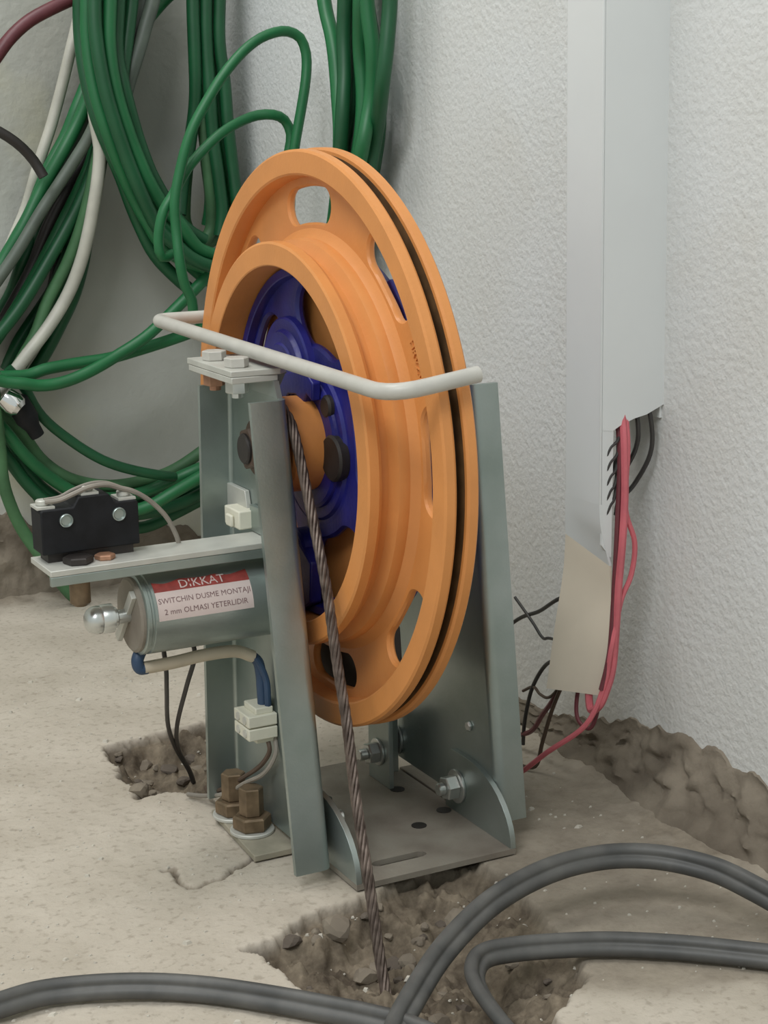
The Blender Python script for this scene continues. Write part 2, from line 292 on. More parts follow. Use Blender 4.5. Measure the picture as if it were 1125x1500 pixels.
# ------------------------------------------------------------------ measured outlines (mm; x along the axle, y away, z up, floor = 0)
CABLES = [
('sweep','d',5.2,1,[(46,480.9,535),(45.2,480.6,523.4),(44.4,480.2,511.9),(43.6,479.7,500.3),(42.7,479.1,488.8),(41.8,478.5,477.2),(41,478.2,465.7),(40.3,478.7,454.2),(40.1,479.1,442.6),(40.1,478.4,431.1),(40.5,477.1,419.6),(41.4,475.5,408.1),(42.9,473.7,396.7),(44.9,471.7,385.5),(47.7,470.5,374.5),(51.5,470.5,363.7),(56.2,471.9,353.1),(61.1,474,342.5),(65.9,476.3,331.8),(70.2,478.7,320.9),(74.4,480.6,310),(78.9,481.6,299.2),(83.5,481.8,288.4),(88.5,481.8,277.9),(95.1,482.1,268.4),(103,482.4,259.9),(111.2,481.7,251.7),(119.8,480.5,244.1)]),
('sweep','g',5.2,2,[(46.8,469.4,533.9),(46.2,469.1,522.3),(45.6,468.7,510.7),(45,468.3,499.1),(44.3,467.8,487.5),(43.7,467.4,475.8),(42.9,467.1,464.2),(42,466.9,452.7),(41.2,466.6,441.1),(41.2,466,429.4),(41.5,464.9,417.8),(42.4,463.4,406.3),(43.8,461.9,394.9),(46,460.6,383.6),(48.9,459.8,372.5),(52.4,459.8,361.6),(56.5,460.9,350.7),(61,462.8,340),(65.8,464.8,329.3),(70.8,466.4,318.8),(76.1,466.7,308.3),(81.7,466,298.2),(87.1,465.7,288),(94.2,465.3,279.1),(103.2,464.6,272.3),(113.4,463,267.6),(124,461.3,263.7)]),
('sweep','d',5.2,3,[(48.8,455.5,531.6),(48.2,455.9,520.1),(47.6,456.1,508.6),(47,456.3,497.1),(46.3,456.4,485.5),(45.6,456.3,474),(44.9,456,462.5),(44,455.2,450.9),(43.7,454.2,439.4),(44.2,453.2,427.9),(45.1,452.1,416.5),(46.6,451.2,405.1),(48.5,450.5,393.8),(51.1,450,382.8),(54,449.8,371.8),(57.4,449.9,360.8),(60.8,449.8,349.8),(64.5,449.5,338.9),(68.5,449.3,328.1),(73,449.9,317.4),(77.9,451.1,306.9),(83.4,452.2,296.8),(90.9,452.9,288.5),(99.6,452.6,281.2),(108,451.7,273.5),(117.8,451,267.7),(128.6,450.4,263.8)]),
('sweep','g',5.2,4,[(60.8,473.5,533.9),(60,473,522.4),(59.2,472.4,510.8),(58.3,471.7,499.3),(57.5,470.9,487.7),(56.6,470.2,476.1),(55.8,469.7,464.5),(54.8,469.3,452.9),(53.9,469,441.3),(53.4,468.5,429.8),(53.8,467.8,418.3),(55,467.3,406.8),(57,467,395.5),(59.4,467,384.2),(62.1,466.8,373),(65.1,466.7,361.8),(68.5,466.5,350.8),(72.6,466,340.1),(77.4,465.7,329.5),(82.5,466.2,319.3),(88.1,467.1,309.4),(93.9,467.2,299.8),(101.1,465,291.2),(108.9,467.3,282.2),(118.5,471.4,274.2),(130.6,474.7,269.5),(142.6,476.6,265.9)]),
('sweep','g',5.2,5,[(61.9,460.7,532.6),(61.3,460.6,520.9),(60.7,460.4,509.2),(60,460.1,497.5),(59.3,459.7,485.8),(58.5,459.2,474),(57.5,458.7,462.3),(56.2,458.3,450.7),(55.1,457.9,439),(54.8,457.4,427.3),(55.3,456.9,415.6),(56.6,456.5,404.1),(58.7,456.3,392.6),(61.5,456.2,381.2),(64.8,456.2,370),(68.3,456.1,358.9),(72.3,455.8,347.9),(76.6,455.5,337.1),(81.6,455.5,326.7),(87.7,456.6,316.8),(94.6,457.1,307.3),(102.3,455.3,298.7),(109,455.6,288.9),(116.3,456,279.7),(126.3,456.9,274.5),(137.3,458.4,271.6)]),
('sweep','d',5.2,6,[(72.4,474.4,534.5),(72,474.5,522.7),(71.6,474.4,510.9),(71.2,474.3,499.1),(70.7,474.1,487.3),(70,473.8,475.5),(69,473.3,463.7),(67.6,472.7,452),(65.9,471.7,440.2),(64.5,469.8,428.5),(64.3,466.9,416.7),(65.6,464.2,405.2),(67.6,463.4,393.8),(70.3,463.8,382.6),(73.4,464.8,371.3),(76.7,465.4,360.1),(80.5,465.9,348.8),(84.9,466.9,337.7),(90.6,468.4,327.2),(96.7,469.7,317.1),(102.7,469.9,306.8),(109.3,469.7,297),(118.5,470.8,289.6),(128.6,472.2,283.7)]),
('sweep','y',5.5,9,[(113.8,487.7,537.6),(111.9,487.5,526),(110.1,487.1,514.3),(108.2,486.4,502.7),(106.1,485.5,491),(103.7,484.5,479.4),(100.9,483.4,467.8),(97.2,482.7,456.5),(92.7,482.1,445.4),(88.3,480.7,434.5),(83.8,479.2,423.8),(79.4,478.9,413),(75.6,480.1,402),(73.1,482.6,390.8),(72.7,484.7,379.3),(74,485.4,367.8),(77.2,487.2,356.3),(81.4,489.2,345),(86,490.9,334),(91.3,491.8,323.3),(97.3,492.2,313.2),(103.7,492.2,303.6),(110.7,492.5,294.5),(118.7,492.1,286.2),(127.4,491,278.6),(136.3,490.1,271.2)]),
('sweep','y',5.5,8,[(108.5,500.5,538.8),(107,500.4,527.2),(105.6,500.1,515.6),(104.1,499.7,503.9),(102.6,499.2,492.3),(100.8,498.4,480.6),(98.5,497.4,469.1),(95.3,496,457.7),(91,494.2,446.5),(87.1,492.2,435.2),(83.4,491.2,424),(79.9,490.8,413),(76.5,490.6,402.2),(74.4,493.3,391),(73.8,495.5,379.5),(74.7,497.4,367.9),(77.5,499.6,356.4),(81.3,501.8,345.1),(85.9,503.5,334.1),(91.2,504.7,323.3),(97,505.7,312.8),(103.4,506.8,302.6),(110.8,508.7,293.2),(119,509.7,284.4),(127.6,508.7,276.3),(136.3,506.9,268.5)]),
('sweep','d',5.2,7,[(87.7,482,535.9),(87.1,482.5,524.4),(86.7,483,513),(86.2,483.3,501.5),(85.5,483.5,490.1),(84.6,483.4,478.6),(83.2,482.8,467.2),(81.1,481.7,455.8),(78.4,480.1,444.6),(75.6,478.2,433.4),(72.6,476.3,422.2),(69.7,474.2,411.1),(67.8,473,399.8),(67.7,473.4,388.5),(69.3,474.2,377.2),(72.5,474.7,366.2),(76.5,475.5,355.4),(80.8,477.1,344.6),(85.3,478.9,333.9),(90.2,480.3,323.4),(95.8,480.7,313.1),(101.9,480.5,303.3),(108.7,480.7,293.9),(116,480.9,285),(123.2,481,276.2)]),
('branch','g',5.2,0,[(171.6,511.4,506.1),(161.3,510.9,498.1),(150.9,510.3,490.1),(140.4,509.9,482.1),(129.6,509.7,474.4),(119.3,509.6,466),(109.7,509.7,456.7),(100.4,508,447.1),(91.7,504.3,437.1),(84.9,501.6,425.7),(79.2,500,413.8)]),
('fan','w',4.5,4,[(69.7,530,496.2),(66.3,530.2,484.9),(62.8,530.2,473.7),(59.4,530.6,462.5),(56,531.8,451.4),(52.4,531.6,440.2),(48.6,530.8,429.1),(44.9,529.9,418.1),(41.2,529.5,407),(37.5,529.5,395.9),(33.8,529.8,384.8),(29.9,530,373.8),(25.5,529.8,363),(20.9,529.6,352.3),(16.7,530.3,341.4),(13.4,532.3,330.3),(10.2,534.6,319.2),(6.1,535.7,308.3),(0.8,535.2,297.9),(-4.8,534.5,287.7),(-9.9,534.3,277.2),(-15.3,534.3,266.8),(-21.4,534.3,256.8),(-27.9,534.2,247.1),(-34.5,534,237.4)]),
('fan','g',5,2,[(82.9,523.6,540.6),(81.7,523.7,529),(80.4,523.8,517.3),(79.1,523.8,505.7),(77.8,523.8,494),(76.4,523.6,482.4),(75,523.5,470.7),(73.8,523.8,459.1),(72.5,524.3,447.4),(70.4,524.5,435.9),(66.7,523.9,424.8),(61.9,522.9,414.2),(56.8,522,403.7),(51.6,521.3,393.2),(46.3,521,382.8),(41.8,522.2,372.1),(36.7,523.2,361.7),(30.3,522.8,352),(23.9,522.4,342.2),(18.6,523.2,331.8),(14,524.7,321.2),(9.1,525.9,310.6),(3,525.2,300.8),(-3.8,523.3,291.7),(-10.2,523.3,281.9),(-16.2,524.6,272),(-22.5,525.3,262.2),(-29.3,525.4,252.6),(-36.1,525.4,243),(-42.9,525.5,233.5)]),
('fan','g',5,1,[(80,504.9,538),(78.4,504.9,526.6),(76.9,504.8,515.3),(75.3,504.6,503.9),(73.7,504.4,492.6),(72,504.1,481.3),(70.3,503.6,470),(68.7,502.8,458.7),(67.1,501.7,447.4),(65,500.6,436.2),(62.4,499.9,425.2),(58.8,499.6,414.4),(54.8,499.7,403.9),(50.5,500,393.4),(45.9,500.9,383.1),(40.6,501.7,373.1),(34.7,501.1,363.5),(28.5,500.4,354.1),(22.4,501,344.5),(16.3,502.2,335),(10.3,502.7,325.4),(4.5,502.3,315.6),(-1.3,501.6,305.8),(-7.3,501.7,296.1),(-13.5,503.1,286.7),(-19.7,504.3,277.3),(-25.7,504.2,267.6),(-31.8,503.7,258),(-38.2,503.6,248.6),(-44.8,503.5,239.4),(-51.4,503.4,230.2)]),
('fan','y',4.6,3,[(86.2,513.4,539.4),(84.5,513.5,527.7),(82.8,513.5,516.1),(81.1,513.5,504.4),(79.3,513.4,492.8),(77.6,513.2,481.1),(75.8,512.6,469.4),(74.2,511.8,457.7),(72.7,510.5,446),(70.9,509.2,434.3),(68.6,508,422.7),(65.5,507.2,411.3),(61.7,507.1,400.3),(57.4,507.7,389.5),(52.7,508.6,378.9),(46.6,509.4,369.1),(40.2,510.5,359.5),(34.5,512,349.4),(28.4,513.2,339.4),(21.3,512.9,330.2),(14,512.1,321.2),(7.3,511.7,311.6),(0.8,511.3,301.8),(-5.6,511.3,292),(-11.8,512.5,282.2),(-18,514.3,272.4),(-24.8,514.9,262.9),(-32.2,514.3,253.8),(-39.7,513.3,244.9)]),
('fan','y',4.6,5,[(74,496.3,537),(72.9,495.9,525.6),(71.8,495.6,514.3),(70.6,495.2,502.9),(69.5,494.7,491.6),(68.5,494.2,480.2),(67.5,493.5,468.7),(66.8,492.5,457.2),(66.3,491.3,445.8),(65.8,490.2,434.3),(65,489,422.9),(63.6,487.7,411.6),(61,486.5,400.4),(57.4,486.3,389.7),(53.1,487.4,379.4),(48.7,489.3,369.2),(43.3,491,359.6),(36.9,492.2,350.4),(30.3,492.8,341.2),(23.4,493.1,332.1),(16.4,492.8,323.2),(9.3,492.4,314.2),(2.5,491.8,305.1),(-4.1,491,295.9),(-10.7,490.5,286.6),(-17.5,490.4,277.5),(-24.6,490.6,268.5),(-31.6,491,259.6),(-38.4,491.5,250.4),(-44.7,492.1,240.9),(-50.8,492.9,231.3)]),
('fan','k',5,8,[(95.5,533.4,541.2),(94.1,533.5,529.7),(92.8,533.8,518.3),(91.5,534.2,506.9),(90.3,534.6,495.5),(89,535,484.1),(87.7,535.4,472.6),(86.6,535.6,461.2),(85.6,535.8,449.8),(84.5,535.9,438.4),(83.1,535.8,426.9),(81.2,535.2,415.5),(78.3,534.1,404.3),(74.5,533,393.2),(70.1,532.4,382.4),(65.6,532.3,371.7),(61.3,532.4,360.9),(57.2,532.7,350.2),(51.6,532.3,340.1),(44,530.2,331),(36.5,526.9,321.7),(29.5,524.4,312.1),(23.4,523.4,302.3),(18,523.4,292.2),(13.2,523.6,281.9),(8.3,523.6,271.5),(3,523.3,261.4),(-3,523.2,251.6),(-9.3,523.3,242),(-15.7,523.4,232.4),(-22,523.5,222.9),(-28.4,523.6,213.4),(-34.8,523.8,204)]),
('fan','g',5,10,[(85,523.8,475.2),(83.9,524,463.6),(82.9,523.8,452),(81.5,522.7,440.3),(79.6,520.5,428.7),(77.1,517.7,417.1),(74.4,515.9,405.7),(71.5,515.4,394.5),(68.3,515.4,383.4),(64.6,514.8,372.4),(60.4,513.3,361.5),(56.2,512.1,350.8),(51.8,511.6,340.4),(46.6,511.7,330.7),(41.5,513.4,320.5),(36,514.9,310.5),(30,514.9,300.6),(23.9,514.3,290.7),(17.8,513.7,280.9),(11.6,513.2,271.1),(5.3,512.7,261.5),(-1.2,512.4,252),(-7.6,512.5,242.5),(-14.4,512.1,233.3),(-21.4,511.3,224.4),(-28.5,511.4,215.3),(-35.4,513.1,206.2),(-42.2,515.2,197.2)]),
('fan','d',5,9,[(84.9,508.9,474.8),(83.7,509.8,463.2),(82.6,510.8,451.6),(81.3,511.3,439.9),(79.4,510.2,428.3),(76.7,507.1,416.6),(73.2,503.2,405),(69.6,500.8,393.7),(66,500.3,382.6),(62.3,500.7,371.7),(58.4,501.3,360.9),(54.8,501.6,349.9),(51.1,501.2,339.2),(46.6,501.6,328.6),(41.6,502.6,318.1),(36,503.3,307.9),(29.9,503.4,298),(23.5,503.3,288.1),(16.9,503.1,278.4),(10.2,502.7,268.8),(3.5,502,259.3),(-3.4,501.3,249.9),(-10.5,500.9,240.6),(-18,501,231.7),(-25.8,501.4,223.1),(-33.9,501.8,214.8),(-42.2,502.3,206.7)]),
('fan','d',5,0,[(92.6,545.5,476.7),(91.2,545.5,465.1),(89.9,545.5,453.5),(88.6,545.5,441.9),(87.2,545.4,430.2),(85.3,544.1,418.6),(82.9,541.9,407),(80,539.7,395.4),(76.8,538.1,384.1),(73.3,537.3,372.8),(70.1,538.2,361.7),(67.8,541.4,350.5),(66.2,544.8,339.1),(64.1,545.5,327.7),(61.6,545.5,316.5),(57.8,545.5,305.4),(52.6,545.5,294.9),(46.8,544.6,284.7),(40.7,541.9,274.5),(34.8,538.9,264.4),(29.1,536.8,254.4),(22.9,536.3,244.5),(16.2,537.1,235.1),(9.1,537.6,225.9),(1.5,536.4,217),(-5.6,535.7,207.8),(-10.8,537.7,197.4),(-15.3,540.6,186.6)]),
('fan','k',4,0,[(78.2,546.5,405.1),(71.3,546,395.1),(63.1,541.8,385.1),(55.5,538.9,375.2),(48.4,537.3,365.3),(41.1,535.4,355.7),(33.5,532.6,346.3),(26.9,530,336.3),(23.9,529.8,325),(25.6,533.3,313.1),(28.5,539.1,301.1),(31,544.1,288.9),(32.3,546.5,276.7),(31.3,546.5,264.9),(29,546.5,253.3),(24.8,546.5,242.2),(17.8,546.5,232.7),(11.1,546.5,222.9),(4.1,546.5,213.2),(-3,546.5,203.7),(-10.2,546.5,194.1)]),
('fan','w',5,11,[(63.6,494.7,536.9),(62.4,494.9,525.6),(61.2,495.2,514.3),(60,495.6,503.1),(58.9,496,491.8),(57.8,496.3,480.5),(56.5,496.1,469.2),(55.1,495.4,457.8),(53.4,494.1,446.4),(51.8,492.4,435.1),(50.5,490.3,423.7),(49.4,487.5,412.3),(48.6,484.4,401),(48.1,481.6,389.7),(48.1,479.9,378.5),(49.5,480,367.4),(51.1,481,356.4),(50.3,481.2,345.2),(48.6,481.4,334.1),(46.8,482.4,323.1),(44.7,484.2,312.1),(42.7,486.5,301),(40.4,488.9,290),(37.7,491.2,279),(34.4,493.5,268.3),(30.5,495.9,257.7),(25.7,497.6,247.5),(19.9,498.3,237.8),(13.3,498.4,228.6),(6.2,498.1,219.8),(-1.5,497,211.6),(-9.5,496.2,203.5),(-16.9,496.9,194.8),(-24.2,498.1,186.3),(-32.3,498.2,178.3),(-40.8,498,170.7),(-49.3,497.9,163.2)]),
('fan','d',5,0,[(71.8,508.6,398.9),(69.1,507.8,387.1),(66.6,507.5,375.2),(64.8,509.3,363.4),(63.5,512.8,351.5),(61.7,515.4,339.6),(58.8,515.3,327.9),(55.3,513.5,316.2),(51.5,511.1,304.7),(47.7,508.7,293.1),(44.4,507,281.6),(41.6,506.9,269.9),(38.2,507.3,258.4),(34.4,508.2,247.1),(29.8,510.1,236.1),(24.4,512.4,225.4),(18.8,514.5,214.7),(13,516.4,204.1),(6.6,518.3,194),(-0.5,520.1,184.3)]),
('fan','g',5,0,[(81.2,525.6,414.9),(77.7,524.9,403.8),(74.2,523.8,392.6),(70.6,522.8,381.4),(67.2,522.1,370.3),(63.8,521.9,359.2),(60.6,522.5,348.1),(57.9,525.2,336.9),(56.3,530.6,325.6),(55.3,536.8,314),(53.1,537.1,302.6),(48.9,530.3,291.6),(42.5,521.2,281.2),(35.6,515.4,271.4),(29.6,514,261.4),(24.3,514.9,251.2),(18.9,516.1,241.1),(13.3,517.3,231.1),(7.5,518.5,221.2),(1.7,519.1,211.2),(-4,518.8,201.3),(-9.8,517.9,191.4)]),
('fan','d',5,7,[(75.8,545.5,374),(69.1,545.5,363.9),(62.4,545.5,353.8),(55.7,545.5,343.7),(47.5,541.1,333.7),(39.3,537,323.8),(31.7,535,313.8),(24.7,533.6,303.6),(18.9,534.3,292.9),(14.1,536.3,281.7),(9.7,536.2,270.4),(4.6,534.1,259.2),(-1.2,533.1,248.4),(-7.5,534.3,238.1),(-14.4,534.4,228.2),(-22,533.5,218.7),(-29.5,534,209.1),(-37,535,199.5)]),
('fan','d',5,6,[(76.2,545.5,389),(70.2,545.2,379),(63.1,541.6,369),(56.6,539.8,359),(51.4,541.9,348.9),(46.6,545.4,338.8),(40.7,545.5,328.7),(34.7,545.5,318.7),(28.8,545.5,308.6),(22.8,545.5,298.6),(15.5,541.4,289),(7.3,535,279.9),(1.4,534.2,269.9),(-1.8,539.4,258.8),(-5.1,544.3,247.7),(-10.8,545.5,237.7),(-17.8,545.5,228.3),(-25,545.5,219.2),(-32.4,545.5,210.2),(-39.9,545.4,201.4)]),
('fan','l',5,0,[(72.5,527.4,374),(69.5,528.7,362.3),(67.2,531.7,350.6),(65,535.1,338.8),(61.5,534.7,327.2),(55.9,528.8,315.8),(50.1,523.2,304.7),(46,523.7,293.4),(42.9,528.4,281.9),(38.7,530.8,270.7),(33,529.4,259.9),(26.6,527.4,249.5),(20.4,526.8,239.1),(14.6,527.9,228.5),(9.5,531.1,217.7),(4.6,535.2,206.6),(-1.8,535.9,196.4),(-9.4,532.9,186.9),(-17.1,529.3,177.5)]),
('fan','l',5,0,[(63.1,493.3,388.9),(60.2,493.1,377.6),(57.3,492.6,366.3),(54.3,492.1,355),(51.3,491.9,343.8),(48.4,492.1,332.6),(45.6,493.1,321.5),(42.7,494.9,310.3),(39.4,497.2,299.3),(35.7,499.8,288.3),(31.5,502.2,277.5),(26.6,504.1,267),(20.9,505.7,256.9),(14.9,506.9,246.9),(9.5,507.6,236.5),(5,507.7,225.7),(0.1,507.7,215),(-6.2,508.1,205.2),(-12.7,508.2,195.4),(-19.2,507.7,185.6)]),
('black','k',4,0,[(-54.7,476.3,384),(-42.7,478,378.4),(-30.8,479.3,372.6),(-19.5,477.8,365.9),(-9.2,478.3,357.7),(-0.6,479,347.8),(5.2,476.3,336.1)]),
('pink','p',5,0,[(-51.3,487.7,386),(-43.6,487.8,395.4),(-35.9,488,404.8),(-28.1,488.2,414.2),(-20.5,488.2,423.7),(-12.9,487.7,433.2),(-4,488.1,441.6),(5.8,488.3,448.8),(16.6,487.7,454.5),(27.7,488,459.5),(38.7,488.7,464),(49.7,487.8,468.1),(60.9,486,472),(72.2,484.7,475.8)]),
('hang','d',5,1,[(137.4,489.5,538.8),(136.7,489.2,526.9),(135.9,488.8,515.1),(135.1,488.3,503.2),(134.3,487.9,491.3),(133.6,487.4,479.4),(133,486.9,467.5),(132.5,486.4,455.6),(132.2,485.9,443.7),(132.1,485.7,431.7),(132.1,485.9,419.8),(132.4,486.7,407.9),(132.5,488,396.1),(132.2,490.3,384.2),(130.8,491.8,372.5),(128.3,491.8,360.9),(125.7,492,349.4),(123.8,493.9,337.7),(122.4,496.7,325.9),(120.5,496.9,314.2),(118.3,495.2,302.6)]),
('hang','g',5,2,[(146.4,500.9,540.1),(145.8,500.7,528.3),(145.1,500.2,516.5),(144.5,499.8,504.7),(143.8,499.3,492.8),(143.3,499.2,481),(142.9,499.4,469.3),(142.7,500.2,457.5),(142.7,501.2,445.7),(142.8,502,433.9),(142.9,502,422.1),(143.2,501.7,410.4),(143.9,502.5,398.5),(145.1,504.1,386.7),(146.2,505.8,375),(146.9,507.2,363.1),(147.4,508.6,351.3),(147.9,509.3,339.4),(148.8,508.4,327.6),(149.3,507.4,315.8),(148.4,508.2,304),(146.5,509.9,292.4)]),
('hang','d',5,3,[(148.5,490.2,539.1),(147.8,489.9,527.5),(147,489.2,515.8),(146.1,488.2,504.2),(145.3,487.6,492.6),(144.7,487.5,481),(144.2,487.6,469.4),(143.5,487.5,457.9),(142.8,487.2,446.3),(142.6,486.9,434.8),(142.6,486.5,423.2),(142.7,485.8,411.6),(142.7,485,400),(143,484.7,388.5),(143.5,485.1,377.1),(144.2,485.6,365.7),(145.1,485.4,354.2),(146.1,484.7,342.8),(147.2,484.2,331.3),(148.3,484.2,319.8),(149.3,484.3,308.3),(148.6,484.4,296.8),(146.4,484.5,285.5)]),
('hang','g',5,4,[(159.7,503.8,540.2),(159,503.2,528.5),(158.2,502.6,516.8),(157.5,502,505.2),(156.7,501.4,493.5),(156,500.9,481.8),(155.4,500.6,470.1),(155,500.7,458.4),(154.7,501.1,446.7),(154.5,501.3,434.9),(154.5,501.1,423.2),(154.7,500.7,411.5),(155,500.3,399.8),(155.5,499.7,388.1),(156.1,499.1,376.5),(157,498.6,364.8),(158.5,498.6,353.3),(160.7,499.2,341.9),(162.6,499.2,330.5),(164.2,498.4,318.9),(165.8,497.8,307.4),(167.2,498.1,295.8),(168.6,498.7,284.2)]),
('hang','d',5,5,[(156.4,481.6,537.8),(156.2,482.6,526.2),(156.3,484.1,514.7),(156.4,485.8,503.1),(156.4,487.2,491.5),(156.1,487.9,479.9),(155.6,488.2,468.2),(154.8,488.1,456.5),(153.9,487.8,444.8),(153.6,487.5,433.1),(154.4,487.4,421.5),(155.8,487.2,409.9),(156.7,486.9,398.2),(156.9,486.3,386.5),(157.1,485.7,374.9),(158,485.8,363.2),(159.1,486.3,351.6),(160.2,486.4,340),(161,485.6,328.4),(161.6,484.5,316.7),(162.4,484.4,305.1),(163.2,485.7,293.5),(164.1,487.2,282)]),
('hangloop','l',5,0,[(136.2,508.2,367),(133.9,508.3,355.4),(131.9,508.7,343.7),(130.5,509.9,332),(129.6,511.7,320.2),(129,513,308.4),(128.8,513,296.6),(133,511.8,285.7),(142.4,510.3,279.5),(153.1,509.6,283.4),(159.5,508.9,293),(161.9,509.6,304.5),(162.9,509.9,316.2),(163.1,509.9,328.1),(163.3,510.1,339.9)]),
('hangloop','l',5,0,[(140.8,496.5,377),(141.6,496.1,364.5),(142.5,495.8,351.9),(143.4,495.7,339.4),(144.4,495.9,326.8),(145.5,496.6,314.2),(146.2,497.8,301.6),(145.1,499.5,289.1),(137.2,498.8,280.2),(126.1,500.5,283.6)]),
('hangloop','l',5,0,[(156.8,517.5,372),(158.1,518,359.2),(159.4,518.5,346.5),(161.2,519.1,333.8),(164,519.6,321.3),(167.1,520.1,308.9),(168.2,520.8,296.2),(163.5,521.7,284.6),(152.7,521.2,278.1),(140.4,520.3,275.5)]),
('bigloop','g',3.7,0,[(69.5,348.4,240.8),(68.2,346.3,251.8),(63.5,345.5,262.1),(60.6,344.4,273),(59.3,344.4,284.3),(59.3,346.8,295.3),(59.2,348.1,306.6),(59,347.8,317.9),(60.7,347.8,329.1),(63.6,347.7,340.1),(66.6,347,351),(70.1,346.2,361.7),(74.8,345.8,372),(80.7,345.5,381.7),(87,345.1,391.2),(93.5,344.7,400.5),(100.8,344.6,409.2),(108.8,345.1,417.2),(117.5,345.6,424.5),(127.2,345.7,430.4),(137.9,345.8,434.1),(149,347.9,434.9),(158.9,349,430.5),(162.7,348.3,419.9),(162.2,347.1,408.7),(160.1,345.9,397.6),(157.7,345.7,386.5),(155.2,345.8,375.5),(152.5,345.6,364.4),(150.2,345.7,353.3),(148.9,347.1,342.2),(148.2,348.6,331),(147.4,348.7,319.6),(146.4,348,308.4),(145.5,347.2,297.1),(144.7,346.5,285.8),(144.1,346,274.5),(143.7,345.8,263.1),(143.5,345.9,251.8),(143.4,346.2,240.4),(143.4,346.6,229.1),(143.5,347,217.8),(143.6,347.4,206.4),(143.7,347.7,195.1),(143.8,347.8,183.7),(144,347.9,172.4),(144.2,348,161.1),(144.4,348,149.7),(144.7,348,138.4),(145,347.9,127),(145.4,347.9,115.7),(145.9,347.8,104.4),(146.5,347.7,93),(147.2,347.5,81.7),(148.1,347.3,70.4),(149,347.1,59.1),(149.9,346.9,47.8),(150.8,346.8,36.5)]),
('smallloop','g',3.7,0,[(60.3,358.2,284.1),(50.7,355.7,282.2),(48.9,355.9,293.1),(50.1,355.1,304.2),(53.4,354.5,314.9),(59.9,354.4,324),(66,355,333.5),(72.4,355.2,342.7),(80,354.3,350.9),(88.2,353.8,358.5),(97,353.6,365.5),(106.8,354.6,370.9),(117,356.7,374.9),(127.7,357.3,377.9),(138.6,354.5,378.1),(148.6,357.2,374.2),(152.8,356.6,364.3),(151,356.4,353.3),(147.9,356.4,342.4),(145,356.4,331.6),(143.4,356.5,320.4),(142.4,356.7,309.2),(141.5,356.9,298),(140.8,357.1,286.8),(140.2,357.3,275.5),(139.8,357.4,264.3),(139.4,357.5,253),(139.1,357.5,241.8),(138.9,357.5,230.6),(138.7,357.5,219.3),(138.7,357.5,208),(138.7,357.4,196.8),(138.9,357.4,185.5),(139.1,357.3,174.3),(139.5,357.2,163),(140,357.1,151.8),(140.5,356.9,140.6),(141.2,356.8,129.3),(141.8,356.6,118.1),(142.6,356.5,106.9),(143.5,356.3,95.6),(144.6,356.1,84.4),(145.8,356,73.3),(147.2,355.8,62.1),(148.6,355.6,50.9),(149.9,355.4,39.7)]),
('drop','g',5,1,[(161.6,319.3,521.2),(161.6,318.7,509.8),(161.6,318.3,498.4),(161.6,317.9,487),(161.5,317.1,475.6),(161.4,315.7,464.3),(161.1,312.8,453.2),(160.5,307.5,442.9),(159.8,300.8,433.2),(159.1,295.5,422.7),(158.5,291.8,411.6),(157.7,288.5,400.3),(156.2,284.2,389.1),(153.8,277.9,378),(151.8,273.2,366.9),(151.8,274.2,355.8),(153.7,279.8,344.7),(155.8,286.5,333.9),(157.6,292.9,323.2),(158.9,298.8,312.5),(159.7,304.5,301.8),(160.3,310.8,291.5),(160.6,317.1,281.3),(160.7,322.6,270.9),(160.7,327,260.1),(160.7,330.1,249),(160.6,332.5,237.8),(160.4,334.6,226.5),(160.3,336.4,215.1),(160.2,338,203.8),(160.1,339.4,192.4),(160,340.6,180.9),(160,341.5,169.5),(159.9,342,158.1),(159.8,342.1,146.7),(159.7,341.7,135.3),(159.6,340.9,124),(159.5,339.8,112.8),(159.5,338.4,101.5),(159.6,336.7,90.3),(159.7,334.6,79.1),(159.9,331.8,68.1),(160.2,327.9,57.4),(160.8,322.8,47.3),(161.5,317.4,37.4),(162.1,312.2,27.3)]),
('drop','d',5,2,[(154.8,263.6,515.2),(154.9,264.6,503.9),(154.9,265.4,492.6),(154.9,266.1,481.3),(154.9,266.7,470.1),(154.7,267.2,458.8),(154.6,267.9,447.6),(154.5,269.1,436.5),(154.1,269.2,425.3),(153.4,267.6,414),(152.3,265.6,402.7),(150.3,263.3,391.6),(148.6,261.9,380.4),(148,262.5,369.5),(148.1,264.5,358.8),(148.8,268,347.9),(150.5,273.3,336.8),(152.8,279.9,325.5),(154.5,285.8,314.2),(154.4,288.6,303.3),(152.1,288.4,293),(149.1,288.1,283.1),(147.6,290.4,272.9),(148.2,295.8,262.2),(150.4,303.4,250.8),(153.5,311.9,239.3),(156,319.2,227.8),(157.5,323.9,216.5),(158.1,326.6,205.5),(158.5,328.5,194.5),(158.7,330,183.5),(158.8,331,172.4),(158.8,331.6,161.3),(158.6,331.7,150),(158.4,331.3,138.6),(158,330.5,127.2),(157.7,329.4,115.9),(157.5,328,104.6),(157.3,326.3,93.3),(157.2,324,82.1),(157.3,321.2,71.1),(157.8,317.3,60.4),(158.6,312.3,50.1),(159.4,306.7,40.2),(160.1,301.4,30)]),
